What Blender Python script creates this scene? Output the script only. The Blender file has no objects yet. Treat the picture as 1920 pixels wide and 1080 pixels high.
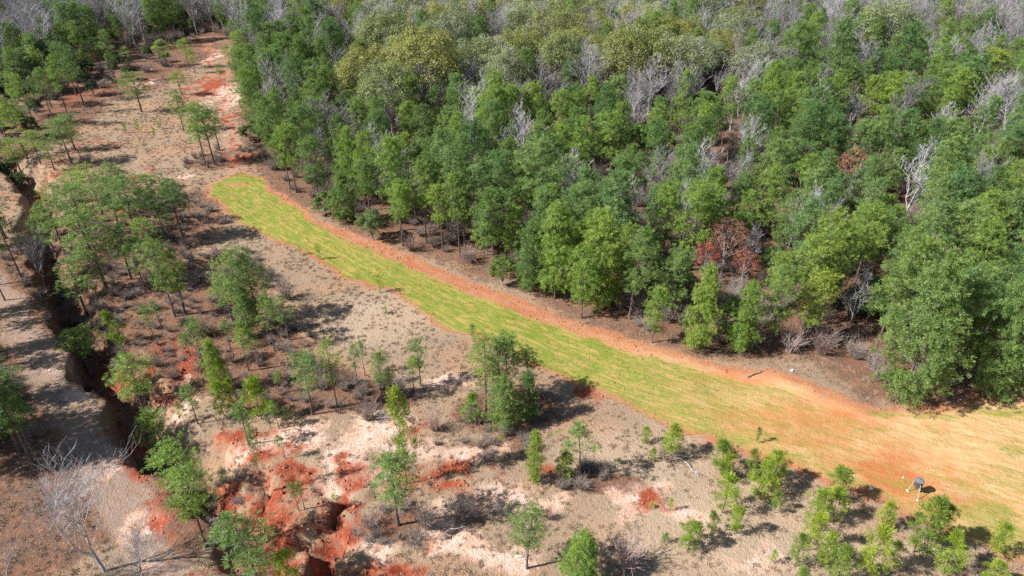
import bpy, math, random
import numpy as np
from mathutils import Vector

scene = bpy.context.scene
R = math.radians

# ------------------------------------------------------------------ camera
CAM_H, PITCH, FPX = 45.0, 32.0, 1281.0
cam_data = bpy.data.cameras.new("camera")
cam_data.sensor_width = 36.0
cam_data.lens = 36.0 * FPX / 1920.0
cam_data.clip_start = 0.5
cam_data.clip_end = 8000.0
cam = bpy.data.objects.new("camera", cam_data)
cam.location = (0, 0, CAM_H)
cam.rotation_euler = (R(90 - PITCH), 0, 0)
scene.collection.objects.link(cam)
scene.camera = cam

# ------------------------------------------------------------------ world, sun, exposure
SUN_EL, SHADOW_AZ = 42.0, 15.0          # shadows run towards +x, turned 15 deg to +y
world = bpy.data.worlds.new("World")
scene.world = world
world.use_nodes = True
wn = world.node_tree
sky = wn.nodes.new("ShaderNodeTexSky")
sky.sky_type = 'NISHITA'
sky.sun_disc = False
sky.sun_elevation = R(SUN_EL)
sky.sun_rotation = R(270 - SHADOW_AZ)
sky.air_density = 1.0
sky.dust_density = 0.6
wn.nodes["Background"].inputs["Strength"].default_value = 0.063
wn.links.new(sky.outputs["Color"], wn.nodes["Background"].inputs["Color"])
sun_data = bpy.data.lights.new("sun", 'SUN')
sun_data.energy = 5.0
sun_data.angle = R(0.55)
sun_data.color = (1.0, 0.98, 0.955)
sun = bpy.data.objects.new("sun", sun_data)
sd = Vector((math.cos(R(SUN_EL)) * math.cos(R(SHADOW_AZ)), math.cos(R(SUN_EL)) * math.sin(R(SHADOW_AZ)), -math.sin(R(SUN_EL))))
sun.rotation_euler = sd.to_track_quat('-Z', 'Y').to_euler()
sun.location = (-60, -20, 90)
scene.collection.objects.link(sun)
scene.view_settings.view_transform = 'Standard'
scene.view_settings.look = 'None'
scene.view_settings.gamma = 1.0
scene.view_settings.exposure = 0.95
scene.view_settings.use_curve_mapping = False
scene.render.engine = 'CYCLES'
scene.cycles.use_denoising = False
scene.cycles.max_bounces = 5
scene.cycles.diffuse_bounces = 3
scene.cycles.glossy_bounces = 2
scene.cycles.transmission_bounces = 3
scene.cycles.transparent_max_bounces = 4

COL = bpy.data.collections.new("place")
scene.collection.children.link(COL)
rnd = random.Random(7)
rng = np.random.default_rng(11)

# ------------------------------------------------------------------ survey: photo point -> place on the ground
_s, _c = math.sin(R(PITCH)), math.cos(R(PITCH))
def G(u, v, z=0.0):
    x = (u - 960.0) / FPX; y = (540.0 - v) / FPX
    t = (CAM_H - z) / (_s - y * _c)
    return (x * t, (_c + y * _s) * t)
def height_at(u, v, vt):
    gx, gy = G(u, v); y = (540.0 - vt) / FPX
    return (y * gy * _c - gy * _s) / (_c + y * _s) + CAM_H
def depth_at(x, y, z=0.0):
    return y * _c - (z - CAM_H) * _s
def to_px(x, y, z=0.0):
    d = depth_at(x, y, z)
    return 960 + FPX * x / d, 540 - FPX * (y * _s + (z - CAM_H) * _c) / d
def W(pts):
    return np.array([G(u, v) for u, v in pts])

# ------------------------------------------------------------------ numpy helpers
def _hash(ix, iy, seed):
    h = (ix * 374761393 + iy * 668265263 + seed * 974634541) & 0xFFFFFFFF
    h = ((h ^ (h >> 13)) * 1274126177) & 0xFFFFFFFF
    return ((h ^ (h >> 16)) & 0xFFFF) / 65535.0
def vnoise(x, y, scale, seed=0):
    x = np.asarray(x) / scale; y = np.asarray(y) / scale
    ix = np.floor(x).astype(np.int64); iy = np.floor(y).astype(np.int64)
    fx = x - ix; fy = y - iy
    fx = fx * fx * (3 - 2 * fx); fy = fy * fy * (3 - 2 * fy)
    a = _hash(ix, iy, seed); b = _hash(ix + 1, iy, seed); c = _hash(ix, iy + 1, seed); d = _hash(ix + 1, iy + 1, seed)
    return (a * (1 - fx) + b * fx) * (1 - fy) + (c * (1 - fx) + d * fx) * fy
def fbm(x, y, scale, seed=0, o=3):
    s = 0; a = 1; t = 0
    for i in range(o):
        s = s + a * vnoise(x, y, scale / 2 ** i, seed + i * 17); t += a; a *= 0.5
    return s / t
def sstep(a, b, x):
    t = np.clip((x - a) / (b - a), 0, 1)
    return t * t * (3 - 2 * t)
def line_dist(x, y, line):
    """distance to a polyline, signed side (+ = right of travel) and length along it"""
    best = np.full(np.shape(x), 1e9); side = np.zeros(np.shape(x)); along = np.zeros(np.shape(x)); acc = 0.0
    for (ax, ay), (bx, by) in zip(line[:-1], line[1:]):
        dx, dy = bx - ax, by - ay; L2 = dx * dx + dy * dy + 1e-9
        t = np.clip(((x - ax) * dx + (y - ay) * dy) / L2, 0, 1)
        d = np.hypot(x - ax - t * dx, y - ay - t * dy)
        cr = ((x - ax) * dy - (y - ay) * dx)
        m = d < best
        best = np.where(m, d, best); side = np.where(m, np.sign(cr), side); along = np.where(m, acc + t * math.sqrt(L2), along)
        acc += math.sqrt(L2)
    return best, side, along
def poly_sd(x, y, poly):
    """signed distance, positive inside"""
    n = len(poly); inside = np.zeros(np.shape(x), bool); best = np.full(np.shape(x), 1e9)
    for i in range(n):
        ax, ay = poly[i]; bx, by = poly[(i + 1) % n]
        cond = ((ay > y) != (by > y)) & (x < (bx - ax) * (y - ay) / ((by - ay) + 1e-12) + ax)
        inside ^= cond
        dx, dy = bx - ax, by - ay
        t = np.clip(((x - ax) * dx + (y - ay) * dy) / (dx * dx + dy * dy + 1e-9), 0, 1)
        best = np.minimum(best, np.hypot(x - ax - t * dx, y - ay - t * dy))
    return np.where(inside, best, -best)
def blobs(x, y, lst):
    m = np.zeros(np.shape(x))
    for u, v, ru, rv in lst:
        cx, cy = G(u, v); rx = abs(G(u + ru, v)[0] - cx)
        ry = abs(G(u, v - rv)[1] - G(u, v + rv)[1]) / 2
        m = np.maximum(m, 1 - 0.5 * np.hypot((x - cx) / rx, (y - cy) / ry))
    return np.clip(m, 0, 1)

# ------------------------------------------------------------------ the plan of the place
STRIP_LO = [(388, 372), (420, 402), (500, 444), (600, 492), (680, 532), (740, 556), (800, 592), (880, 628), (960, 668), (1060, 708), (1150, 752), (1250, 797), (1350, 837), (1450, 872), (1550, 912), (1640, 942), (1720, 977), (1800, 1012), (1920, 1062), (2100, 1130)]
STRIP_UP = [(2100, 700), (1920, 722), (1800, 746), (1700, 762), (1610, 758), (1570, 735), (1480, 702), (1390, 690), (1300, 670), (1200, 647), (1100, 614), (1000, 575), (900, 535), (800, 493), (720, 461), (650, 434), (600, 410), (540, 373), (515, 350), (495, 334), (450, 328), (410, 338), (392, 352)]
strip_poly = W(STRIP_LO + STRIP_UP)
strip_mid = W([(430, 350), (500, 392), (600, 450), (740, 520), (900, 600), (1050, 668), (1200, 720), (1400, 780), (1600, 840), (1800, 900), (2000, 960)])
FOREST_EDGE = [(440, -60), (436, 75), (452, 150), (478, 262), (506, 330), (545, 362), (600, 392), (690, 436), (760, 452), (870, 486), (950, 522), (1040, 556), (1090, 590), (1220, 640), (1300, 650), (1400, 660), (1550, 665), (1620, 728), (1740, 738), (1800, 728), (2100, 690)]
wood_poly = W(FOREST_EDGE + [(3600, 500), (3600, -118), (440, -118)])
NW_EDGE = [(436, 70), (390, 62), (300, 92), (215, 98), (150, 128), (60, 150), (0, 196), (-300, 300)]
nw_poly = W(NW_EDGE + [(-900, 150), (-900, -118), (436, -118)])
track_line = W([(-160, 380), (-60, 480), (5, 560), (55, 640), (100, 715), (140, 790), (180, 860), (225, 930), (270, 1005), (315, 1085), (360, 1200)])
path_line = W([(380, 70), (398, 110), (404, 165), (420, 215), (434, 255), (450, 292), (440, 322)])
RAVINE = [(-60, 262), (-10, 300), (22, 335), (42, 375), (42, 430), (56, 490), (76, 545), (100, 600), (130, 648), (150, 690), (162, 725), (195, 766), (225, 812), (252, 850), (282, 886), (330, 935), (395, 1000), (430, 1050), (450, 1120)]
ravine_line = W(RAVINE)
gully_line = W([(626, 955), (622, 990), (606, 1012), (590, 1020), (592, 1050), (588, 1085), (584, 1130)])
gully_side = W([(548, 1003), (575, 1010), (600, 1014), (622, 1018)])
rills = [W(p) for p in ([(620, 962), (600, 975), (580, 990), (560, 1000)], [(626, 955), (640, 935), (622, 915), (600, 912)], [(640, 935), (680, 925), (700, 905)],
                        [(520, 920), (500, 938), (478, 950), (455, 952)], [(470, 880), (500, 900), (515, 915)], [(850, 1010), (885, 985), (905, 975)])]

RED = [(415, 905, 60, 40), (500, 965, 70, 44), (645, 1000, 50, 40), (470, 1015, 60, 40), (540, 1010, 70, 46), (600, 1060, 90, 40), (620, 940, 60, 26), (560, 880, 50, 24), (680, 1075, 90, 26), (345, 690, 42, 55), (330, 650, 30, 25), (500, 812, 40, 10), (425, 815, 40, 22), (520, 905, 85, 34), (445, 962, 60, 34), (600, 965, 66, 48), (580, 1045, 95, 62), (700, 1062, 115, 26), (500, 860, 50, 22),
       (830, 885, 105, 18), (660, 885, 26, 36), (845, 925, 50, 16), (1210, 925, 36, 26), (1060, 738, 14, 14), (95, 335, 65, 26), (60, 330, 50, 22), (140, 380, 50, 18), (185, 402, 55, 15), (120, 300, 35, 12),
       (255, 335, 24, 22), (215, 160, 18, 10), (272, 148, 16, 10), (392, 158, 30, 16), (425, 222, 16, 10), (452, 300, 22, 15), (200, 692, 30, 22), (232, 775, 26, 26), (160, 660, 30, 25), (1080, 740, 30, 14),
       (590, 1010, 60, 30), (640, 1075, 70, 30), (130, 205, 30, 8), (155, 185, 40, 9), (180, 265, 45, 8), (240, 250, 26, 5), (1020, 880, 30, 10), (780, 800, 30, 14), (410, 880, 30, 20)]
PALE = [(215, 862, 22, 22), (268, 990, 34, 34), (300, 1056, 30, 26), (150, 735, 24, 16), (100, 690, 20, 20), (470, 845, 62, 20), (560, 825, 90, 36), (655, 850, 56, 60), (705, 790, 74, 38), (625, 915, 44, 34), (770, 835, 90, 24), (880, 845, 56, 20), (935, 928, 84, 36), (1010, 945, 66, 26), (850, 1015, 90, 40), (960, 1050, 60, 26), (800, 960, 40, 26),
        (850, 716, 46, 12), (352, 765, 26, 22), (332, 715, 22, 10), (410, 175, 34, 26), (436, 190, 16, 22), (270, 155, 38, 9), (398, 108, 14, 16), (345, 332, 26, 5), (1180, 930, 50, 34), (500, 780, 40, 10), (690, 1030, 50, 22), (740, 880, 30, 12), (1420, 1060, 70, 24), (1300, 960, 50, 14), (1250, 905, 40, 14)]
STRAWRED = [(415, 905, 60, 40), (500, 965, 70, 44), (645, 1000, 50, 40), (470, 1015, 60, 40), (540, 1010, 70, 46), (600, 1060, 90, 40), (620, 940, 60, 26), (560, 880, 50, 24), (680, 1075, 90, 26), (1700, 900, 130, 56), (1640, 868, 190, 60), (1500, 790, 240, 50), (1780, 945, 120, 30), (1380, 712, 130, 14)]
GREENSPOT = [(1880, 1000, 110, 60), (1800, 960, 50, 24), (1860, 965, 70, 36), (1900, 1020, 60, 30), (1330, 800, 60, 20), (1250, 765, 90, 22), (1420, 815, 50, 16), (1650, 800, 26, 10), (1900, 840, 30, 20), (1750, 770, 90, 10), (1880, 770, 60, 12), (1120, 720, 70, 16), (1480, 850, 50, 12), (1560, 890, 50, 12), (1660, 770, 40, 8), (1200, 722, 90, 20)]
LITTER = [(20, 620, 130, 170), (-40, 760, 160, 190), (150, 830, 110, 60), (60, 1000, 150, 120), (160, 480, 190, 120), (330, 560, 170, 90), (420, 660, 150, 70), (130, 720, 140, 130), (60, 860, 130, 150), (300, 420, 110, 70), (950, 770, 90, 40), (560, 730, 130, 45), (700, 740, 90, 24), (240, 930, 130, 90), (350, 950, 80, 90), (740, 990, 80, 36), (60, 240, 100, 70), (200, 150, 140, 40), (320, 100, 110, 30), (920, 840, 90, 22), (420, 300, 60, 22), (1120, 900, 90, 24)]

def zfun(x, y):
    x = np.asarray(x, float); y = np.asarray(y, float)
    z = (fbm(x, y, 22.0, 3) - 0.5) * 0.7 + (fbm(x, y, 3.0, 9, 2) - 0.5) * 0.14
    wx = x + (fbm(x, y, 4.0, 21) - 0.5) * 3.0 + (fbm(x, y, 1.3, 23, 2) - .5) * 1.1; wy = y + (fbm(x, y, 4.0, 22) - 0.5) * 3.0 + (fbm(x, y, 1.3, 24, 2) - .5) * 1.1
    d, s, al = line_dist(wx, wy, ravine_line)
    sd_ = d * s * -1.0                                   # + = towards the clearing
    L = al
    deep = 4.2 * (1 - 0.72 * sstep(105, 125, L)) * sstep(0, 12, L)
    wall = sstep(-0.45, 0.25, sd_); far = 1 - sstep(1.6, 6.0, sd_ + 1.2 * (fbm(x, y, 5, 33) - .5))
    z = z - deep * wall * far
    d, s, al = line_dist(wx, wy, gully_line)
    z = z - 2.2 * sstep(0, 6, al) * (1 - sstep(0.35, 1.0, d))
    d, s, al = line_dist(wx, wy, gully_side)
    z = z - 1.3 * (1 - sstep(0.3, .9, d))
    for rl in rills:
        d, s, al = line_dist(wx, wy, rl)
        z = z - 0.7 * (1 - sstep(0.1, 0.75, d))
    er = np.abs(fbm(x, y, 3.4, 41) - 0.5) * 2
    er2 = np.abs(fbm(x + .8 * y, y, 1.9, 43, 2) - 0.5) * 2
    z = z - (0.4 * (1 - sstep(0.0, 0.16, er)) + .26 * (1 - sstep(0, .25, er2))) * sstep(0.45, 0.8, blobs(x, y, RED[:20] + PALE[:6]))
    return z
def Z(x, y):
    return float(zfun(np.array([x]), np.array([y]))[0])

def masks(x, y):
    wx = x + (fbm(x, y, 5.0, 51) - .5) * 3.0; wy = y + (fbm(x, y, 5.0, 52) - .5) * 3.0
    sx = x + (fbm(x, y, 3.0, 61) - .5) * 2.4; sy = y + (fbm(x, y, 3.0, 62) - .5) * 2.4
    m = {}
    ss = poly_sd(sx, sy, strip_poly)
    d, side, along = line_dist(x, y, strip_mid)
    across = d * side
    m['along'] = along; m['across'] = across
    m['strip'] = sstep(-1.1, .9, ss)
    far_end = sstep(58, 96, along)
    # green inside the strip: bare margins on both sides, thinning towards the feeder
    dlo, _, _ = line_dist(sx, sy, W(STRIP_LO)); dup, _, _ = line_dist(sx, sy, W(STRIP_UP))
    body = np.minimum(sstep(0.0, 1.0, dlo), sstep(.7 + .8 * sstep(10, 40, along), 1.6 + 1.2 * sstep(10, 40, along), dup))
    body = np.where(along < 4, np.minimum(sstep(0.0, 0.8, ss), 1.0), body)
    g = body * (1 - 0.58 * far_end) * (1 - .25 * sstep(.5, .7, fbm(x, y, 9.0, 91)))
    g = np.maximum(g, sstep(0.4, 0.8, blobs(wx, wy, GREENSPOT)) * 0.62)
    g = g * (1 - 0.55 * sstep(0.45, 0.8, blobs(wx, wy, [(440, 348, 34, 12)])))
    m['straw'] = far_end * sstep(0.2, 2.0, ss)
    g = g * (1 - 0.8 * sstep(.4, .75, blobs(wx, wy, STRAWRED[:1])))
    m['green'] = g * (ss > -0.5)
    m['bare'] = np.maximum(.85 * sstep(.1, 1.0, blobs(wx, wy, STRAWRED)), 1.15 * sstep(.25, .8, blobs(wx, wy, [(1690, 900, 86, 40), (1640, 872, 60, 24)])))
    m['red'] = blobs(wx, wy, RED) * (1.0 - .3 * sstep(45, 95, y))
    d, _, _ = line_dist(wx, wy, W([(238, 846), (262, 890), (290, 950), (322, 1010), (356, 1080)]))
    m['red'] = np.maximum(m['red'], .68 * (1 - sstep(.3, 1.5, d)))
    m['pale'] = blobs(wx, wy, PALE)
    m['light'] = sstep(.3, .8, blobs(wx, wy, [(1380, 990, 280, 110), (1210, 860, 170, 70), (1640, 1040, 200, 60), (700, 600, 120, 60)]))
    d, _, _ = line_dist(wx, wy, track_line)
    m['track'] = 1 - sstep(1.0, 3.6, d)
    d, _, al = line_dist(wx, wy, path_line)
    m['red'] = np.maximum(m['red'], .62 * (1 - sstep(.4, 2.4, d)))
    m['red'] = np.maximum(m['red'], 1.1 * blobs(wx, wy, [(390, 160, 36, 22), (424, 224, 18, 12), (450, 300, 24, 14)]))
    m['pale'] = np.maximum(m['pale'], 0.56 * (1 - sstep(.6, 3.4, d)))
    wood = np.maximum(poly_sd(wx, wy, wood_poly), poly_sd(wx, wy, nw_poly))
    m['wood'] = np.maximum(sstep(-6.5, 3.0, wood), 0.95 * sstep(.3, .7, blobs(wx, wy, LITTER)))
    return m

# ------------------------------------------------------------------ node helpers
class NT:
    def __init__(s, name):
        s.m = bpy.data.materials.new(name); s.m.use_nodes = True
        s.t = s.m.node_tree; s.t.nodes.clear()
    def n(s, typ, **kw):
        nd = s.t.nodes.new(typ)
        for k, v in kw.items():
            if k.startswith('i_'):
                k2 = k[2:]; k2 = int(k2) if k2.isdigit() else k2.replace('_', ' ')
                s.set(nd.inputs[k2], v)
            else:
                setattr(nd, k, v)
        return nd
    def set(s, inp, v):
        if isinstance(v, bpy.types.NodeSocket): s.t.links.new(v, inp)
        else:
            if isinstance(v, tuple) and len(v) == 3 and inp.type == 'RGBA': v = (*v, 1)
            inp.default_value = v
    def math(s, op, a, b=0.5, c=0.0, clamp=False):
        nd = s.n('ShaderNodeMath', operation=op); nd.use_clamp = clamp
        s.set(nd.inputs[0], a); s.set(nd.inputs[1], b)
        if op in ('MULTIPLY_ADD',): s.set(nd.inputs[2], c)
        return nd.outputs[0]
    def noise(s, vec, scale, detail=3.0, rough=0.55, dist=0.0):
        nd = s.n('ShaderNodeTexNoise'); s.set(nd.inputs['Vector'], vec)
        nd.inputs['Scale'].default_value = scale; nd.inputs['Detail'].default_value = detail
        nd.inputs['Roughness'].default_value = rough; nd.inputs['Distortion'].default_value = dist
        return nd.outputs['Fac']
    def ss(s, x, a, b):
        nd = s.n('ShaderNodeMapRange', interpolation_type='SMOOTHSTEP')
        s.set(nd.inputs[0], x); nd.inputs[1].default_value = a; nd.inputs[2].default_value = b
        return nd.outputs[0]
    def mix(s, f, a, b, mode='MIX'):
        nd = s.n('ShaderNodeMix', data_type='RGBA', blend_type=mode)
        s.set(nd.inputs[0], f); s.set(nd.inputs[6], a); s.set(nd.inputs[7], b)
        return nd.outputs[2]
    def attr(s, name):
        return s.n('ShaderNodeAttribute', attribute_name=name).outputs['Fac']
    def out(s, sh):
        o = s.n('ShaderNodeOutputMaterial'); s.t.links.new(sh, o.inputs['Surface']); return s.m

def soil_material():
    t = NT('ground_soil')
    P = t.n('ShaderNodeNewGeometry').outputs['Position']
    n1 = t.noise(P, 0.12, 4); n2 = t.noise(P, 0.7, 5, .6); n3 = t.noise(P, 3.2, 5, .65); n4 = t.noise(P, 11.0, 3, .6)
    # dry grass
    dry = t.mix(t.ss(n2, .35, .65), (.335, .228, .145), (.285, .205, .142))
    dry = t.mix(t.ss(n1, .45, .62), dry, (.36, .215, .13))
    dry = t.mix(t.math('MULTIPLY', t.ss(n3, .5, .72), .7), dry, (.26, .185, .125))
    dry = t.mix(t.math('MULTIPLY', t.ss(n4, .55, .75), .5), dry, (.50, .40, .28))
    dry = t.mix(t.math('MULTIPLY', t.attr('light'), .6), dry, (.46, .35, .245))
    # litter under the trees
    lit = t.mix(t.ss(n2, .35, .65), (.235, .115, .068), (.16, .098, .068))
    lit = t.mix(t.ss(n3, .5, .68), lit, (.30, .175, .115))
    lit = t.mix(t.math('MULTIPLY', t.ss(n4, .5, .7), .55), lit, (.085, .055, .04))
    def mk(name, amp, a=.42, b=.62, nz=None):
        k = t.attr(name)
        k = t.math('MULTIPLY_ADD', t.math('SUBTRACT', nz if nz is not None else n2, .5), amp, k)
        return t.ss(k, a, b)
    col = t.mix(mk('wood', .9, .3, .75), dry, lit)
    trk = t.mix(t.ss(n2, .4, .62), (.42, .33, .275), (.33, .225, .15))
    trk = t.mix(t.ss(n3, .56, .72), trk, (.22, .15, .10))
    col = t.mix(t.math('MULTIPLY', mk('track', 1.6, .45, 1.1), .7), col, trk)
    pal = t.mix(t.ss(n2, .38, .6), (.70, .52, .42), (.60, .37, .26))
    pal = t.mix(t.ss(n3, .54, .66), pal, (.40, .245, .165))
    pal = t.mix(t.math('MULTIPLY', t.ss(n4, .62, .72), .8), pal, (.20, .12, .085))
    nbig = t.noise(P, .28, 4, .6)
    nmix = t.math('MULTIPLY_ADD', t.math('SUBTRACT', nbig, .5), 1.3, n2)
    col = t.mix(mk('pale', 1.25, .38, .82, nmix), col, pal)
    red = t.mix(t.ss(n2, .35, .65), (.36, .092, .044), (.29, .064, .033))
    red = t.mix(t.ss(n3, .55, .7), red, (.44, .19, .115))
    red = t.mix(t.math('MULTIPLY', t.ss(n4, .58, .72), .6), red, (.19, .06, .036))
    col = t.mix(mk('red', 1.75, .36, .98, nmix), col, red)
    # the sown strip: combed along its length
    cmb = t.n('ShaderNodeCombineXYZ'); t.set(cmb.inputs[0], t.math('MULTIPLY', t.attr('along'), .16)); t.set(cmb.inputs[1], t.attr('across'))
    s1 = t.noise(cmb.outputs[0], 1.1, 4, .6, .4); s2 = t.noise(cmb.outputs[0], 4.0, 4, .65, .6)
    ora = t.mix(t.ss(s1, .35, .65), (.36, .135, .062), (.40, .185, .095))
    ora = t.mix(t.math('MULTIPLY', t.ss(n3, .45, .66), .75), ora, (.27, .115, .062))
    ora = t.mix(t.math('MULTIPLY', t.ss(n2, .5, .64), .6), ora, (.35, .215, .135))
    straw = t.mix(t.ss(s2, .38, .6), (.51, .28, .12), (.56, .37, .195))
    straw = t.mix(t.math('MULTIPLY', t.ss(s1, .5, .66), .6), straw, (.50, .235, .11))
    bare = t.mix(t.ss(n3, .4, .65), (.46, .125, .05), (.50, .17, .078))
    s3 = t.noise(cmb.outputs[0], 2.0, 3, .6, .2)
    strip = t.mix(t.attr('straw'), ora, straw)
    strip = t.mix(mk('bare', .9, .15, 1.25, nmix), strip, bare)
    gr = t.mix(t.ss(s1, .35, .62), (.145, .21, .028), (.21, .235, .042))
    gr = t.mix(t.math('MULTIPLY', t.ss(n1, .45, .6), .7), gr, (.125, .195, .022))
    gr = t.mix(t.math('MULTIPLY', t.ss(n2, .5, .68), .6), gr, (.215, .21, .04))
    gr = t.mix(t.math('MULTIPLY', t.ss(n3, .5, .68), .65), gr, (.09, .15, .016))
    gr = t.mix(t.math('MULTIPLY', t.ss(s2, .53, .66), .7), gr, (.46, .25, .085))
    gr = t.mix(t.math('MULTIPLY', t.ss(s3, .50, .60), .7), gr, (.38, .265, .085))
    gfac = t.math('MULTIPLY_ADD', t.math('SUBTRACT', s1, .5), .9, t.attr('green'))
    gfac = t.math('MULTIPLY_ADD', t.math('SUBTRACT', n3, .5), .7, gfac)
    strip = t.mix(t.math('MULTIPLY', t.ss(gfac, .12, .85), .93), strip, gr)
    col = t.mix(mk('strip', .9, .25, .8, t.math('MULTIPLY_ADD', t.math('SUBTRACT', n3, .5), .8, n2)), col, strip)
    rough_h = t.math('ADD', t.math('MULTIPLY', n3, .6), t.math('MULTIPLY', n4, .4))
    amp = t.math('SUBTRACT', 1.0, t.math('MULTIPLY', t.attr('strip'), .5))
    b = t.n('ShaderNodeBump'); b.inputs['Distance'].default_value = .35
    t.set(b.inputs['Strength'], t.math('MULTIPLY', amp, .95)); t.set(b.inputs['Height'], rough_h)
    p = t.n('ShaderNodeBsdfPrincipled'); t.set(p.inputs['Base Color'], col)
    p.inputs['Roughness'].default_value = .95; p.inputs['Specular IOR Level'].default_value = .1
    t.set(p.inputs['Normal'], b.outputs[0])
    return t.out(p.outputs[0])

def leaf_material(name, dark, light, trans=.28, hue_noise=1.2):
    t = NT(name)
    oi = t.n('ShaderNodeObjectInfo')
    col = t.mix(oi.outputs['Random'], dark, light)
    P = t.n('ShaderNodeNewGeometry').outputs['Position']
    nz = t.noise(P, hue_noise, 2)
    col = t.mix(1.0, col, t.mix(t.ss(nz, .3, .7), (.72, .78, .8), (1.28, 1.2, 1.05)), 'MULTIPLY')
    col = t.mix(1.0, col, oi.outputs['Color'], 'MULTIPLY')
    p = t.n('ShaderNodeBsdfPrincipled'); t.set(p.inputs['Base Color'], col)
    p.inputs['Roughness'].default_value = .5; p.inputs['Specular IOR Level'].default_value = .35
    tr = t.n('ShaderNodeBsdfTranslucent'); t.set(tr.inputs['Color'], t.mix(1.0, col, (1.25, 1.3, .6), 'MULTIPLY'))
    mx = t.n('ShaderNodeMixShader'); mx.inputs[0].default_value = trans
    t.t.links.new(p.outputs[0], mx.inputs[1]); t.t.links.new(tr.outputs[0], mx.inputs[2])
    return t.out(mx.outputs[0])

def bark_material(name, a, b, scale=2.0):
    t = NT(name)
    P = t.n('ShaderNodeNewGeometry').outputs['Position']
    col = t.mix(t.ss(t.noise(P, scale, 4), .35, .65), a, b)
    col = t.mix(1.0, col, t.n('ShaderNodeObjectInfo').outputs['Color'], 'MULTIPLY')
    p = t.n('ShaderNodeBsdfPrincipled'); t.set(p.inputs['Base Color'], col); p.inputs['Roughness'].default_value = .9
    return t.out(p.outputs[0])

def plain_material(name, a, b, rough=.6, scale=6.0, metal=0.0):
    t = NT(name)
    P = t.n('ShaderNodeTexCoord').outputs['Object']
    col = t.mix(t.ss(t.noise(P, scale, 4), .35, .65), a, b)
    p = t.n('ShaderNodeBsdfPrincipled'); t.set(p.inputs['Base Color'], col); p.inputs['Roughness'].default_value = rough
    p.inputs['Metallic'].default_value = metal
    return t.out(p.outputs[0])

M = dict(
    soil=soil_material(),
    needle=leaf_material('pine_needles', (.140, .230, .066), (.190, .270, .076), .32),
    young=leaf_material('young_pine_needles', (.15, .235, .040), (.20, .27, .045), .32),
    oak=leaf_material('oak_leaves', (.165, .195, .078), (.215, .24, .098), .26, .8),
    dark=leaf_material('evergreen_leaves', (.075, .125, .036), (.105, .155, .042), .3),
    rust=leaf_material('rust_leaves', (.27, .13, .092), (.32, .17, .125), .35),
    pine_bark=bark_material('pine_bark', (.15, .105, .085), (.085, .062, .052)),
    grey_bark=bark_material('grey_bark', (.345, .325, .325), (.22, .205, .205)),
    brush=bark_material('brush_twigs', (.31, .25, .215), (.21, .165, .14)),
    clay=bark_material('clay_clods', (.40, .16, .08), (.28, .10, .05)),
    sward=leaf_material('short_grass', (.135, .185, .028), (.19, .225, .036), .3),
    straw=bark_material('dry_straw', (.41, .295, .19), (.29, .21, .14), .8),
)

def ordinal(n):
    ones = ['', 'first', 'second', 'third', 'fourth', 'fifth', 'sixth', 'seventh', 'eighth', 'ninth', 'tenth', 'eleventh', 'twelfth', 'thirteenth', 'fourteenth', 'fifteenth', 'sixteenth', 'seventeenth', 'eighteenth', 'nineteenth']
    n += 1
    if n < 20: return ones[n]
    tens = ['', '', 'twent', 'thirt', 'fort', 'fift', 'sixt', 'sevent', 'eight', 'ninet']
    if n >= 100: return 'hundred-and-' + (ordinal(n - 101) if n > 100 else 'none')
    return tens[n // 10] + ('ieth' if n % 10 == 0 else 'y-' + ones[n % 10])

# ------------------------------------------------------------------ object helpers
def mesh_from(name, verts, faces, mat, tri=False):
    me = bpy.data.meshes.new(name)
    if tri:
        v = np.asarray(verts, np.float32).reshape(-1, 3); n = len(v); nf = n // 3
        me.vertices.add(n); me.vertices.foreach_set('co', v.ravel())
        me.loops.add(n); me.loops.foreach_set('vertex_index', np.arange(n, dtype=np.int32))
        me.polygons.add(nf); me.polygons.foreach_set('loop_start', np.arange(0, n, 3, dtype=np.int32))
        me.update(calc_edges=True)
    else:
        me.from_pydata([tuple(p) for p in verts], [], faces); me.update()
    me.materials.append(mat)
    return me
def link(name, data, parent=None):
    o = bpy.data.objects.new(name, data); COL.objects.link(o)
    if parent is not None: o.parent = parent
    return o
def tag(o, label=None, cat=None, group=None, kind=None):
    if label: o['label'] = label
    if cat: o['category'] = cat
    if group: o['group'] = group
    if kind: o['kind'] = kind
    return o

class Tubes:
    def __init__(s): s.v = []; s.f = []
    def add(s, pts, radii, sides=5, cap=True):
        base = len(s.v); n = len(pts)
        for i, p in enumerate(pts):
            p = Vector(p)
            a = Vector(pts[max(i - 1, 0)]); b = Vector(pts[min(i + 1, n - 1)])
            d = (b - a).normalized()
            up = Vector((0, 0, 1)) if abs(d.z) < .9 else Vector((1, 0, 0))
            x = d.cross(up).normalized(); y = d.cross(x)
            for k in range(sides):
                an = 2 * math.pi * k / sides
                s.v.append(p + (x * math.cos(an) + y * math.sin(an)) * radii[i])
        for i in range(n - 1):
            for k in range(sides):
                k2 = (k + 1) % sides
                s.f.append((base + i * sides + k, base + i * sides + k2, base + (i + 1) * sides + k2, base + (i + 1) * sides + k))
        if cap:
            s.f.append(tuple(base + (n - 1) * sides + k for k in range(sides)))
            s.f.append(tuple(base + k for k in reversed(range(sides))))
    def mesh(s, name, mat): return mesh_from(name, s.v, s.f, mat)

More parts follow.
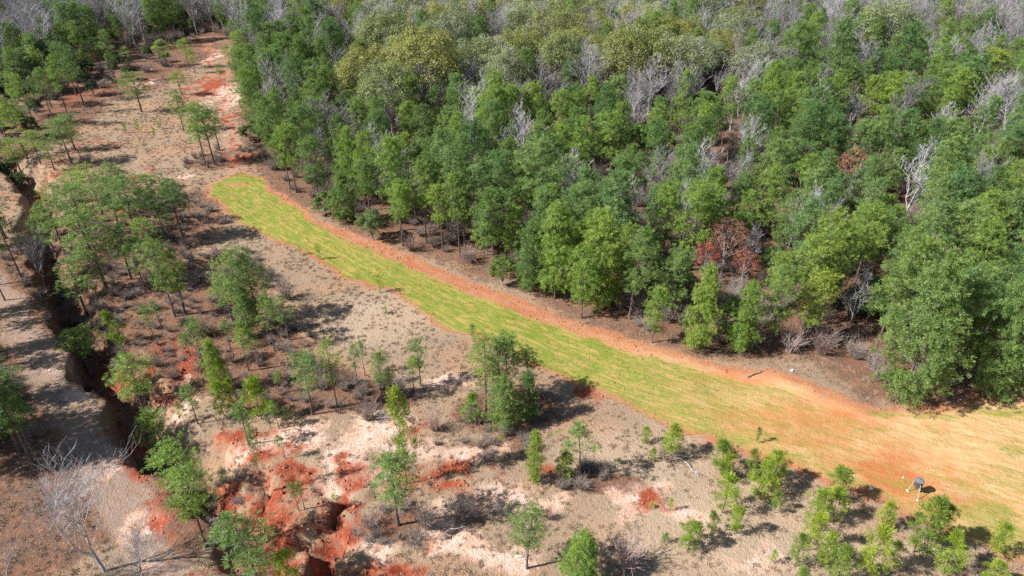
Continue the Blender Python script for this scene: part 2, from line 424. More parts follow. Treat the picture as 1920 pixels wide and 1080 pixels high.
def tufts(centers, dirs, r, n, length, width, spread=1.0, jitter=.12, face=None):
    """brush-like needle clusters: n wedge blades fanned about each direction"""
    C = np.repeat(np.asarray(centers), n, axis=0); D = np.repeat(np.asarray(dirs), n, axis=0)
    k = len(C)
    rv = r.normal(size=(k, 3)); rv /= np.linalg.norm(rv, axis=1)[:, None]
    d = D + rv * spread; d /= np.linalg.norm(d, axis=1)[:, None] + 1e-9
    L = length * r.uniform(.65, 1.15, k)[:, None]
    f_ = r.normal(size=(k, 3)) * (.42 if face is not None else 1)
    if face is not None: f_ = f_ + np.repeat(np.asarray(face), n, axis=0)
    sd_ = np.cross(d, f_); sd_ /= np.linalg.norm(sd_, axis=1)[:, None] + 1e-9
    w = width * r.uniform(.7, 1.3, k)[:, None]
    C = C + r.normal(size=(k, 3)) * jitter * length
    out = np.empty((k, 3, 3)); out[:, 0] = C; out[:, 1] = C + d * L + sd_ * w / 2; out[:, 2] = C + d * L - sd_ * w / 2
    return out.reshape(-1, 3)

def leaves(centers, r, size, face):
    k = len(centers); nf = face + r.normal(size=(k, 3)) * .5
    a = np.cross(nf, r.normal(size=(k, 3))); a /= np.linalg.norm(a, axis=1)[:, None] + 1e-9
    b = np.cross(a, nf); b /= np.linalg.norm(b, axis=1)[:, None] + 1e-9
    s = size * r.uniform(.6, 1.3, k)[:, None]
    out = np.empty((k, 3, 3)); out[:, 0] = centers - a * s * .6; out[:, 1] = centers + a * s * .4 + b * s * .45; out[:, 2] = centers + a * s * .4 - b * s * .45
    return out.reshape(-1, 3)

# ------------------------------------------------------------------ plant builders: each returns (trunk mesh, crown mesh, height, crown width)
def pine(seed, h, cb, cr, nb, per, blades, tl, tw, mat, peak=.3, trunk_r=None, lean=.02, top_pow=.75, gap=.0, up=.35, puff=5, pr=.26, dead=0, lop=.35):
    r = np.random.default_rng(seed); T = Tubes(); tr = trunk_r or h * .011
    bend = r.normal(size=2) * lean * h
    def axis(t): return np.array([bend[0] * t * t, bend[1] * t * t, h * t])
    ts = [0, .04, .2, .4, .6, .8, .97]
    T.add([axis(t) - (np.array([0, 0, .25]) if t == 0 else 0) for t in ts], [tr * (1.35 if t == 0 else 1.08 if t < .1 else 1 - .88 * t) for t in ts], 6)
    C = []; D = []; F = []
    lops = [(r.uniform(0, 6.28), r.uniform(.0, lop)) for _ in range(2)]
    for i in range(dead):                                     # dead lower branches, bare
        zt = r.uniform(.35, 1.1) * cb; az = r.uniform(0, 6.28); L = r.uniform(.2, .5) * cr; p0 = axis(zt)
        e = p0 + np.array([math.cos(az) * L, math.sin(az) * L, r.uniform(-.1, .25) * L])
        T.add([p0, (p0 + e) / 2 + r.normal(size=3) * .05, e], [.035, .025, .01], 3, False)
    for i in range(nb):
        t = (i + r.uniform(0, 1)) / nb
        if r.random() < gap: continue
        zt = cb + (0.985 - cb) * t
        az = i * 2.399 + r.normal() * .35
        prof = min(1, .45 + .55 * t / max(peak, .01)) * max(.08, (1 - max(0, t - peak) / (1 - peak))) ** top_pow
        L = cr * prof * r.uniform(.62, 1.12)
        for la, lm in lops: L *= 1 - lm * max(0, math.cos(az - la))
        el = (-.12 + (up + .5) * t) + r.normal() * .12
        p0 = axis(zt)
        h3 = np.array([math.cos(az), math.sin(az), 0])
        pts = []
        for s in (0, .35, .7, 1):
            pts.append(p0 + h3 * L * s * math.cos(el) + np.array([0, 0, L * s * math.sin(el) + .18 * L * s * s]))
        br = max(.012, tr * .34 * (1 - .6 * t))
        T.add(pts, [br, br * .75, br * .5, br * .2], 3, False)
        lat = np.array([-h3[1], h3[0], 0])
        m = max(2, int(round(per * (.35 + .65 * L / cr))))
        for j in range(m):                                   # puffs of needle tufts out along the branch
            sj = .38 + .62 * (j + r.uniform(.3, 1)) / m
            off = r.normal() * .27 * L * (1.1 - .5 * sj)
            pc = p0 + h3 * L * sj * math.cos(el) + np.array([0, 0, L * sj * math.sin(el) + .18 * L * sj * sj]) + lat * off + np.array([0, 0, r.normal() * .07 * L])
            for q in range(puff):
                rv = r.normal(size=3) * np.array([1, 1, .55]) * pr
                dd = h3 * .35 + rv * .8 / pr + np.array([0, 0, .75]); C.append(pc + rv); D.append(dd / np.linalg.norm(dd)); F.append(h3 * .55 + rv * .45 / pr + np.array([0, 0, .35 + .4 * t]))
    for j in range(max(3, int(per * 2))):
        C.append(axis(1.0) + r.normal(size=3) * .12); D.append(np.array([0, 0, 1.])); F.append(r.normal(size=3) * .6 + np.array([0, 0, .4]))
    tv = tufts(C, D, r, blades, tl, tw, 1.1, face=F)
    return T.mesh('trunk', M['pine_bark']), mesh_from('crown', tv, None, mat, True), h, 2 * cr

def broad(seed, h, cw, cb, nl, per, leaf, mat, bark, base_n=7, flat=.8):
    r = np.random.default_rng(seed); T = Tubes(); tr = h * .016
    z0 = h * cb
    T.add([(0, 0, -.3), (0, 0, .3), (r.normal() * .1, r.normal() * .1, z0), (r.normal() * .3, r.normal() * .3, h * .75)], [tr * 1.4, tr, tr * .8, tr * .25], 6)
    C = []; Fd = []
    R0 = cw / 2; hc = (h - z0)
    for i in range(nl):
        # clump centres on an uneven dome
        az = i * 2.399 + r.normal() * .4; q = (i + .5) / nl
        el = math.asin(min(1, max(-1, -.25 + 1.25 * q)))
        k = r.uniform(.62, 1.0)
        c = np.array([math.cos(az) * math.cos(el) * R0 * k, math.sin(az) * math.cos(el) * R0 * k, z0 + hc * .42 + math.sin(el) * hc * .52 * k])
        if i % 3 == 0:
            T.add([(0, 0, z0 * r.uniform(.8, 1.3)), c * np.array([.5, .5, .8]), c], [tr * .45, tr * .28, .02], 4, False)
        rr = R0 * r.uniform(.2, .36)
        d = r.normal(size=(per, 3)); d /= np.linalg.norm(d, axis=1)[:, None]
        d[:, 2] = np.where(d[:, 2] < -.3, -d[:, 2], d[:, 2])
        Fd.append(d + np.array([0, 0, .3])); C.append(c + d * rr * (r.uniform(.35, 1, per) ** .5)[:, None] * np.array([1, 1, flat]))
    C = np.concatenate(C)
    return T.mesh('trunk', bark), mesh_from('crown', leaves(C, r, leaf, np.concatenate(Fd)), None, mat, True), h, cw

def bare(seed, h, cw, bark, fork=.3, n1=8, n2=5, n3=4, n4=3, rmin=.016, tr=None):
    r = np.random.default_rng(seed); T = Tubes(); B = Tubes(); tr = tr or h * .013
    hw = cw / 2
    def grow(p, d, L, rad, lev, tgt):
        n = 3; pts = [p]; q = p.copy(); dd = d.copy()
        for i in range(n):
            dd = dd + r.normal(size=3) * .13 + np.array([0, 0, .06]); dd /= np.linalg.norm(dd)
            q = q + dd * L / n; pts.append(q)
        rr = [max(rmin * .6, rad * (1 - .68 * i / n)) for i in range(n + 1)]
        tgt.add(pts, rr, 5 if lev == 0 else 3, False)
        if lev >= 4: return
        m = (n1, n2, n3, n4)[lev]
        for i in range(m):
            s = (fork if lev == 0 else .25) + (1 - (fork if lev == 0 else .25)) * (i + r.uniform(.2, 1)) / m
            s = min(s, .99); k = min(int(s * n), n - 1); f = s * n - k
            pp = pts[k] * (1 - f) + pts[k + 1] * f
            ax = pts[k + 1] - pts[k]; ax = ax / np.linalg.norm(ax)
            az = r.uniform(0, 6.28); side = np.array([math.cos(az), math.sin(az), .5 if lev == 0 else .2])
            spread = .75 if lev == 0 else .8
            nd = ax * (1 - spread * .5) + side * spread * .62; nd /= np.linalg.norm(nd)
            if lev == 0:
                LL = hw * 1.25 * r.uniform(.75, 1.15) * (1.2 - .62 * s)
            else: LL = L * r.uniform(.42, .66)
            grow(pp, nd, LL, max(rmin, rr[k] * .52), lev + 1, B)
    grow(np.array([0, 0, -.2]), np.array([0, 0, 1.]), h * .86, tr, 0, T)
    return T.mesh('trunk', bark), B.mesh('branches', bark), h, cw

def brush(seed, h, cw, n, bark):
    r = np.random.default_rng(seed); T = Tubes()
    for i in range(n):
        az = r.uniform(0, 6.28); p = np.array([math.cos(az), math.sin(az), 0]) * cw * .12 * r.uniform(0, 1)
        q = np.array([math.cos(az), math.sin(az), 0]) * cw * .5 * r.uniform(.3, 1.05) + np.array([0, 0, h * r.uniform(.5, 1)])
        m = (p + q) / 2 + np.array([0, 0, h * .12]) + r.normal(size=3) * .05 * h
        T.add([p - np.array([0, 0, .08]), m, q], [.02, .014, .007], 3, False)
        for j in range(3):
            s = r.uniform(.3, .95); a = (p * (1 - s) + q * s) + np.array([0, 0, h * .1 * (1 - s)])
            b = a + r.normal(size=3) * .16 * cw + np.array([0, 0, .18 * h])
            T.add([a, b], [.011, .005], 3, False)
    return None, T.mesh('twigs', bark), h, cw

# ------------------------------------------------------------------ plant library
LIB = {}
LIB['forest'] = [pine(100 + i, rnd.uniform(12, 14), rnd.uniform(.25, .48), rnd.uniform(2.7, 3.3), 38, 4.6, 22, .34, .046, M['needle'], peak=rnd.uniform(.3, .6), lean=.025, top_pow=.40, puff=6, pr=.37, gap=.16, dead=10, lop=.55) for i in range(8)]
LIB['open'] = [pine(200 + i, 12, rnd.uniform(.05, .12), 3.2, 60, 5.2, 22, .34, .044, M['needle'], peak=.22, top_pow=.55, lean=.015, puff=7, pr=.38, gap=.1, lop=.4) for i in range(4)]
LIB['tall'] = [pine(250 + i, 11, rnd.uniform(.36, .54), 2.3, 28, 3.6, 16, .32, .044, M['needle'], peak=.45, top_pow=.38, lean=.04, gap=.16, puff=5, pr=.30, dead=10, lop=.45) for i in range(6)]
LIB['slim'] = [pine(300 + i, 8, rnd.uniform(.40, .55), 1.35, 20, 3.0, 13, .30, .045, M['needle'], peak=.4, top_pow=.5, lean=.035, gap=.2, puff=4, pr=.2) for i in range(5)]
LIB['small'] = [pine(400 + i, 4.2, rnd.uniform(.10, .2), 1.25, 21, 2.5, 32, .36, .034, M['young'], peak=.35, top_pow=.6, lean=.03, up=.6, puff=2, pr=.14) for i in range(5)]
LIB['sprig'] = [pine(450 + i, 4.0, .28, .9, 12, 1.7, 50, .50, .034, M['young'], peak=.4, top_pow=.5, lean=.05, up=.8, puff=1, pr=.1) for i in range(4)]
LIB['seedling'] = [pine(500 + i, 1.4, .2, .3, 8, 2, 16, .28, .03, M['young'], peak=.3, lean=.03, up=1.0, trunk_r=.02, puff=1, pr=.05) for i in range(3)]
LIB['oak'] = [broad(600 + i, rnd.uniform(14, 16), rnd.uniform(10, 12), .22, 80, 210, .21, M['oak'], M['grey_bark']) for i in range(4)]
LIB['dark'] = [broad(650 + i, 8, 5, .12, 46, 190, .18, M['dark'], M['grey_bark'], flat=1.1) for i in range(3)]
LIB['bush'] = [broad(680 + i, 2.6, 2.6, .05, 24, 90, .17, M['dark'], M['grey_bark']) for i in range(3)]
LIB['rust'] = [broad(700 + i, 9, 5, .3, 44, 80, .15, M['rust'], M['grey_bark']) for i in range(2)]
LIB['bare'] = [bare(800 + i, 13, 7.5, M['grey_bark'], fork=.22, n1=13, n2=5, n3=4, n4=2, rmin=.022, tr=.19) for i in range(5)]
LIB['bigbare'] = [bare(850 + i, 11, 10, M['grey_bark'], fork=.14, n1=11, n2=6, n3=5, n4=4, rmin=.013, tr=.16) for i in range(2)]
LIB['brush'] = [brush(900 + i, 1.8, 2.6, 70, M['brush']) for i in range(4)]

PLANT = {'forest': ('pine_tree', 'tree'), 'open': ('pine_tree', 'tree'), 'tall': ('pine_tree', 'tree'), 'slim': ('slender_pine', 'tree'), 'small': ('young_pine', 'young pine'), 'sprig': ('young_pine', 'young pine'),
         'seedling': ('pine_seedling', 'seedling'), 'oak': ('oak_tree', 'tree'), 'dark': ('evergreen_tree', 'tree'), 'bush': ('evergreen_shrub', 'shrub'), 'rust': ('rust_tree', 'tree'),
         'bare': ('bare_tree', 'tree'), 'bigbare': ('bare_tree', 'tree'), 'brush': ('bare_shrub', 'shrub')}
PROTO = {}          # (kind, variant) -> the first real objects built from it, used again by the far masses
TREE_XY = []

def plant(kind, x, y, h, w, label, group=None, tint=(1, 1, 1), var=None, rot=None, bark=(1, 1, 1)):
    lib = LIB[kind]; var = rnd.randrange(len(lib)) if var is None else var % len(lib)
    tm, cm, h0, w0 = lib[var]
    name, cat = PLANT[kind]
    rz = rnd.uniform(0, 6.283) if rot is None else rot
    if kind in ('tall', 'slim'): w = w * 1.2
    sc = (w / w0, w / w0, h / h0)
    if tm is None:
        root = link(name, cm); root.color = (*tint, 1)
    else:
        root = link(name, None); root.empty_display_size = .3
        a = link('trunk', tm, root); a.color = (*bark, 1)
        b = link('branches' if kind in ('bare', 'bigbare') else 'crown', cm, root); b.color = (*(bark if kind in ('bare', 'bigbare') else tint), 1)
        if (kind, var) not in PROTO: PROTO[(kind, var)] = (a, b)
    if tm is None and (kind, var) not in PROTO: PROTO[(kind, var)] = (None, root)
    root.location = (x, y, Z(x, y)); root.rotation_euler = (0, 0, rz); root.scale = sc
    tag(root, label, cat, group)
    TREE_XY.append((x, y, w))
    return root

def at(kind, u, v, vt, wpx, label, group=None, tint=(1, 1, 1), **kw):
    x, y = G(u, v); h = max(.35, height_at(u, v, vt)); w = wpx * depth_at(x, y, h * .6) / FPX
    return plant(kind, x, y, h, w, label, group, tint, **kw)

# ------------------------------------------------------------------ ground
def axis_vals(lo, hi, step, out_lo, out_hi, k):
    a = list(np.arange(lo, hi + 1e-6, step)); s = step; p = hi; q = []
    while p < out_hi: s *= k; p += s; q.append(p)
    s = step; p = lo; b = []
    while p > out_lo: s *= k; p -= s; b.append(p)
    return np.array(b[::-1] + a + q)
XS = axis_vals(-84, 62, .36, -2600, 2600, 1.045)
YS = axis_vals(24, 124, .36, -1200, 4200, 1.045)
gx, gy = np.meshgrid(XS, YS); nx, ny = len(XS), len(YS)
fx, fy = gx.ravel(), gy.ravel()
zz = zfun(fx, fy)
far = np.hypot(fx, fy - 60) > 500
zz = np.where(far, 0, zz)
mk_ = masks(fx, fy)
idx = np.arange(nx * ny).reshape(ny, nx)
quads = np.stack([idx[:-1, :-1].ravel(), idx[:-1, 1:].ravel(), idx[1:, 1:].ravel(), idx[1:, :-1].ravel()], 1)
def sheet(name, keep, lift):
    q = quads[keep]; used, inv = np.unique(q.ravel(), return_inverse=True)
    me = bpy.data.meshes.new(name); n = len(used)
    co = np.stack([fx[used], fy[used], zz[used] + lift], 1).astype(np.float32)
    me.vertices.add(n); me.vertices.foreach_set('co', co.ravel())
    me.loops.add(q.size); me.loops.foreach_set('vertex_index', inv.astype(np.int32).ravel())
    me.polygons.add(len(q)); me.polygons.foreach_set('loop_start', np.arange(0, q.size, 4, dtype=np.int32))
    me.polygons.foreach_set('use_smooth', np.ones(len(q), bool))
    me.update(calc_edges=True)
    for k, a in mk_.items():
        at_ = me.attributes.new(k, 'FLOAT', 'POINT'); at_.data.foreach_set('value', np.asarray(a, np.float32)[used])
    me.materials.append(M['soil'])
    return link(name, me)
qc = lambda a: a[quads].mean(1)
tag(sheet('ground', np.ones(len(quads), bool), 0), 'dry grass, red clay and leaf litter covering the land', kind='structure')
near = (np.abs(qc(fx)) < 130) & (qc(fy) < 260)
tag(sheet('grass_strip', (qc(mk_['strip']) > .5) & near, .03), 'long sown green strip with orange bare soil margins', kind='structure')
d_tr = line_dist(fx, fy, track_line)[0]
tag(sheet('dirt_track', (qc(d_tr) < 2.3) & near, .03), 'pale sandy track under the shade of pines beside the ravine', kind='structure')
d_pa = line_dist(fx, fy, path_line)[0]
tag(sheet('clay_path', (qc(d_pa) < 2.2) & near, .03), 'pale and orange clay path leading to the strip end', kind='structure')

# ------------------------------------------------------------------ hand-surveyed trees: kind, base u, base v, top v, crown width, tint, label
YEL = (1.5, 1.32, .8); BRI = (1.3, 1.25, .9); DRK = (.72, .8, .9); GRY = (1.15, 1.12, 1.5); NRM = (1, 1, 1)
def batch(rows, group):
    for k, u, v, vt, w, tint, lab in rows:
        at(k, u, v, vt, w, lab, group, tint)

batch([
    ('tall', 266, 211, 138, 56, NRM, 'lone thin pine standing in the open ground between the clay banks'),
    ('tall', 385, 308, 198, 56, BRI, 'leftmost trunk of the pine trio beside the clay path'),
    ('tall', 402, 309, 200, 62, NRM, 'fullest pine of the trio beside the clay path'),
    ('tall', 412, 282, 206, 46, NRM, 'rear pine of the trio beside the clay path'),
    ('tall', 345, 246, 172, 40, NRM, 'small pine just behind the trio beside the clay path'),
    ('slim', 341, 178, 136, 36, YEL, 'short yellowish pine at the edge of the orange clay bank'),
    ('slim', 314, 126, 76, 34, BRI, 'thin pine on the scrubby rise, nearest the lone open-ground pine'),
    ('slim', 355, 128, 74, 30, BRI, 'taller thin pine on the scrubby rise above the clay bank'),
    ('slim', 366, 138, 92, 22, YEL, 'yellowish spindly pine on the rise beside the clay path'),
    ('slim', 240, 116, 88, 20, BRI, 'very small pine on the scrubby rise beside the dark thicket'),
    ('slim', 415, 153, 125, 16, YEL, 'tiny crowned pine beside the orange clay patch'),
    ('slim', 434, 130, 86, 26, BRI, 'thin pine at the mouth of the clay path by the wood'),
    ('small', 165, 131, 94, 34, NRM, 'leafy young pine in front of the dark thicket'),
    ('tall', 142, 282, 218, 52, NRM, 'flat-topped pine by the grey brush pile, rear of the two'),
    ('tall', 134, 306, 224, 62, NRM, 'flat-topped pine by the grey brush pile, front of the two'),
    ('tall', 52, 262, 198, 60, NRM, 'bushy pine at the rim of the ravine by dense shade'),
    ('tall', 76, 306, 246, 50, BRI, 'pale green pine leaning over the red ravine bank'),
    ('tall', 30, 300, 236, 52, BRI, 'light green pine behind the red ravine bank'),
    ('tall', 102, 318, 266, 40, NRM, 'thin trunked pine on the red ravine bank'),
], 'pines around the upper open ground')
batch([
    ('tall', 106, 384, 322, 56, NRM, 'pine on the red bank nearest the ravine mouth'),
    ('tall', 152, 392, 326, 54, BRI, 'second pine along the red bank from the ravine'),
    ('tall', 195, 410, 316, 72, BRI, 'bright pine in the middle of the red bank'),
    ('tall', 232, 392, 312, 60, NRM, 'pine at the top end of the red bank'),
    ('tall', 311, 450, 330, 74, NRM, 'dark trunked pine facing the rounded end of the green strip'),
    ('tall', 346, 456, 348, 66, DRK, 'dusky pine beside the shadowed hollow near the strip end'),
    ('tall', 262, 462, 336, 76, NRM, 'spreading pine between the red bank and the shadowed hollow'),
    ('tall', 200, 542, 396, 110, NRM, 'large dense pine overhanging the ravine'),
    ('tall', 150, 556, 436, 92, NRM, 'large dark pine rooted at the ravine rim'),
    ('tall', 178, 470, 352, 84, NRM, 'broad pine behind the large dense pine by the ravine'),
    ('tall', 226, 436, 342, 84, NRM, 'full crowned pine just below the red bank'),
    ('tall', 122, 474, 372, 74, NRM, 'dark full pine between red bank and ravine'),
    ('tall', 92, 446, 366, 62, NRM, 'pine at the ravine edge below the red bank'),
    ('tall', 246, 522, 424, 74, NRM, 'pine shading the brown hollow beside the large dense pine'),
    ('tall', 292, 500, 408, 56, BRI, 'light green pine at the middle of the brown hollow'),
    ('tall', 335, 420, 338, 52, NRM, 'pine at the rear of the shadowed hollow near the strip end'),
    ('slim', 274, 548, 458, 44, NRM, 'crooked thin pine with long bare trunk in the brown hollow'),
    ('tall', 348, 588, 476, 60, BRI, 'forked tall pine beside the brown shrub'),
    ('tall', 328, 592, 452, 64, NRM, 'straight tall pine beside the brown shrub'),
    ('tall', 40, 520, 398, 62, DRK, 'dark pine between the sandy track and the ravine'),
    ('tall', 12, 450, 336, 66, DRK, 'dark pine at the head of the sandy track'),
    ('tall', 8, 560, 470, 50, NRM, 'pine on the far verge of the sandy track'),
    ('tall', 140, 640, 560, 86, BRI, 'round topped pine leaning over the black ravine'),
    ('small', 222, 640, 574, 46, NRM, 'short bushy pine between round topped pine and red clay'),
    ('tall', 258, 738, 606, 92, BRI, 'bright bushy pine on the ravine side of the red clay bank'),
    ('slim', 290, 636, 574, 30, NRM, 'nearly bare thin trunk beside the red clay bank'),
    ('slim', 303, 614, 566, 26, NRM, 'dead looking thin trunk in brown litter'),
    ('tall', 458, 612, 476, 80, NRM, 'tallest pine of the thick clump in the middle clearing'),
    ('tall', 484, 598, 466, 66, NRM, 'rear pine of the thick clump in the middle clearing'),
    ('tall', 436, 602, 516, 62, BRI, 'bright pine on the ravine side of the thick clump'),
    ('open', 470, 628, 540, 66, NRM, 'low leafy pine filling the foot of the thick clump'),
    ('slim', 506, 586, 498, 36, NRM, 'thin pine at the grass side of the thick clump'),
    ('tall', 515, 657, 556, 42, BRI, 'narrow leafy pine with long shadow across dry grass'),
    ('slim', 542, 636, 556, 40, NRM, 'sparse pine at the edge of the dry grass slope'),
    ('slim', 383, 690, 600, 46, NRM, 'sparse pine growing out of bright red clay'),
    ('slim', 356, 664, 622, 24, NRM, 'very thin pine beside bright red clay'),
    ('slim', 466, 694, 618, 36, BRI, 'forked sparse pine in a row of thin trunks'),
    ('slim', 488, 692, 622, 30, NRM, 'straight sparse pine in a row of thin trunks'),
    ('slim', 432, 652, 598, 26, NRM, 'short sparse pine behind the row of thin trunks'),
    ('open', 416, 732, 638, 58, YEL, 'dense yellow-green round pine by the pale clay'),
    ('small', 490, 784, 714, 64, BRI, 'thick bright green young pine clump'),
    ('small', 420, 778, 716, 48, BRI, 'bushy young pine beside the dense yellow-green pine'),
    ('small', 440, 772, 712, 28, YEL, 'narrow yellowish young pine beside thick green clump'),
    ('slim', 466, 832, 754, 42, NRM, 'single pine with bare stem on pale clay'),
    ('tall', 586, 776, 662, 64, GRY, 'greyish open crowned pine with dark straight trunk'),
    ('slim', 595, 727, 658, 26, GRY, 'thin grey trunk behind the open crowned pine'),
    ('tall', 632, 762, 644, 54, YEL, 'yellow-green tall pine beside the open crowned pine'),
    ('slim', 524, 736, 694, 22, NRM, 'short thin pine between two bushy clumps'),
    ('slim', 370, 792, 720, 36, NRM, 'leaning small pine above the pale clay patch'),
    ('sprig', 345, 788, 756, 18, BRI, 'narrow young pine beside the pale clay patch'),
    ('slim', 507, 801, 768, 16, NRM, 'short bare stem beside thick green clump'),
    ('slim', 523, 802, 752, 22, BRI, 'short pine with a tufted top near thick green clump'),
    ('slim', 540, 798, 762, 18, NRM, 'spindly stem at the end of thick green clump'),
    ('tall', 717, 752, 660, 50, NRM, 'round headed pine with straight trunk in shade pool'),
    ('tall', 789, 722, 638, 42, NRM, 'sparse pine alone at the edge of dry grass'),
    ('slim', 776, 732, 672, 28, YEL, 'yellowish thin pine tucked beside the sparse edge pine'),
    ('slim', 731, 742, 692, 22, NRM, 'thin stem just behind the round headed pine'),
    ('slim', 672, 727, 648, 26, GRY, 'grey thin stem between tall pines'),
    ('slim', 684, 702, 640, 24, GRY, 'pale leafless looking thin stem in dry grass'),
], 'pines scattered over the clay clearing')
batch([
    ('tall', 912, 776, 636, 74, BRI, 'straight pine with narrow crown in the isolated clump beside the strip'),
    ('tall', 937, 760, 646, 78, NRM, 'bent trunk pine in the isolated clump beside the strip'),
    ('tall', 952, 752, 640, 72, DRK, 'dark crowned pine in the isolated clump beside the strip'),
    ('tall', 992, 752, 664, 66, DRK, 'outermost pine of the isolated clump, leaning to its shadow'),
    ('open', 950, 800, 710, 86, NRM, 'low bushy pine at the front of the isolated clump'),
    ('open', 992, 790, 700, 62, DRK, 'shaded low pine beside the shadow of the isolated clump'),
    ('small', 885, 790, 742, 48, NRM, 'wispy low pine at the foot of the isolated clump'),
], 'isolated pine clump beside the strip')
batch([
    ('sprig', 763, 907, 756, 54, (1.25, 1.15, .9), 'tall tufted bright yellow-green pine on pale clay'),
    ('tall', 747, 985, 852, 106, NRM, 'wide drooping pine with brown brush at its foot'),
    ('tall', 988, 1064, 958, 84, NRM, 'umbrella shaped pine on the pale washed clay'),
    ('open', 1000, 906, 812, 48, YEL, 'narrow dense yellow-green pine in dry brown grass'),
    ('slim', 1086, 900, 802, 62, NRM, 'airy pine throwing a thin long shadow over dry grass'),
    ('small', 1058, 900, 856, 54, NRM, 'bush shaped pine between narrow and airy pines'),
    ('open', 1090, 1092, 1008, 100, BRI, 'broad bright green pine at the end of the washed clay'),
    ('tall', 344, 908, 786, 96, BRI, 'bright leafy pine by the heap of dug earth'),
    ('tall', 386, 1022, 880, 94, BRI, 'pine with exposed trunk on the bank above red mud'),
    ('tall', 285, 814, 722, 70, BRI, 'fresh green pine hanging over the narrow end of the ravine'),
    ('tall', 486, 1092, 946, 122, NRM, 'big airy pine beside the deep red gully'),
    ('small', 545, 1095, 1026, 66, BRI, 'low pine at the rim of the deep red gully'),
    ('slim', 494, 918, 792, 26, NRM, 'tall bare stem with a tiny crown over red clay'),
    ('slim', 560, 956, 902, 20, NRM, 'thin stem on the grassy hump above red gully'),
    ('slim', 571, 953, 898, 22, NRM, 'second thin stem on the grassy hump above red gully'),
    ('slim', 412, 886, 842, 22, NRM, 'wispy stem beside the bright leafy pine'),
    ('slim', 535, 858, 815, 20, NRM, 'stunted thin pine alone on pale eroded clay'),
    ('tall', 62, 868, 690, 112, DRK, 'tall dark pine with bare trunk shading the sandy track'),
    ('tall', 38, 846, 686, 100, DRK, 'tall dark pine just behind the bare trunk pine'),
    ('tall', 74, 872, 720, 60, DRK, 'slimmer dark pine in the trackside trio'),
    ('tall', -6, 760, 584, 110, NRM, 'leafy pine overhanging the far verge of the track'),
    ('small', 20, 820, 760, 60, DRK, 'dark low pine at the feet of the trackside trio'),
], 'pines on the lower clay slopes')
batch([
    ('small', 1209, 832, 803, 24, BRI, 'small pine beside its bushier neighbour at the dry strip edge'),
    ('small', 1256, 856, 803, 54, BRI, 'bushy young pine in grey dead grass at the strip edge'),
    ('small', 1222, 864, 843, 20, NRM, 'knee high pine below the bushy strip edge pine'),
    ('small', 1350, 890, 832, 62, NRM, 'spreading open young pine nearest the fallen white branch'),
    ('sprig', 1358, 906, 858, 30, YEL, 'bright tufted young pine in front of spreading one'),
    ('sprig', 1398, 906, 850, 24, NRM, 'thin grey stemmed young pine at the grass edge'),
    ('small', 1447, 908, 852, 58, BRI, 'rear half of the paired bushy young pines'),
    ('small', 1424, 938, 876, 62, BRI, 'front half of the paired bushy young pines'),
    ('sprig', 1354, 962, 902, 48, BRI, 'tufty young pine standing between thin shadows'),
    ('sprig', 1376, 1002, 953, 34, BRI, 'tufty young pine with a long thin shadow'),
    ('small', 1332, 1002, 962, 32, NRM, 'small dull pine beside the tufty long shadow pine'),
    ('small', 1290, 1030, 982, 58, NRM, 'low wide young pine at the bare gravelly patch'),
    ('sprig', 1452, 962, 928, 24, NRM, 'small pine below the paired bushy pines'),
    ('sprig', 1520, 986, 922, 48, BRI, 'top of the double row of tufted pines'),
    ('sprig', 1556, 980, 928, 40, BRI, 'leafy neighbour at the top of the double row'),
    ('sprig', 1512, 1032, 966, 46, YEL, 'yellow tufted pine in the double row'),
    ('small', 1538, 1062, 1002, 46, BRI, 'full pine in the middle of the double row'),
    ('sprig', 1490, 1062, 1008, 36, NRM, 'outer thin pine of the double row'),
    ('sprig', 1572, 946, 892, 54, NRM, 'open branched pine with wide shadow by the strip edge'),
    ('small', 1566, 1094, 1030, 62, NRM, 'dull grey-green pine at the foot of the double row'),
    ('sprig', 1622, 1090, 1002, 60, YEL, 'largest bright tufted pine at the foot of the double row'),
    ('sprig', 1666, 1066, 1024, 34, BRI, 'small pine beside the largest bright tufted pine'),
    ('small', 1656, 992, 948, 44, YEL, 'rounded little pine alone downhill of the feeder'),
    ('small', 1712, 1036, 942, 80, NRM, 'broad bushy pine downhill of the feeder'),
    ('small', 1752, 1022, 956, 56, NRM, 'bushy pine joined to the broad one downhill of the feeder'),
    ('small', 1768, 1076, 1012, 64, BRI, 'light green bushy pine below the broad one'),
    ('sprig', 1850, 1040, 988, 40, BRI, 'bright pine alone on the green edge of the strip'),
    ('small', 1852, 1098, 1056, 52, BRI, 'low bright pine below the lone strip edge pine'),
    ('small', 1500, 1100, 1068, 40, NRM, 'half grown pine at the lower end of double row'),
], 'young pines on the dry slope')
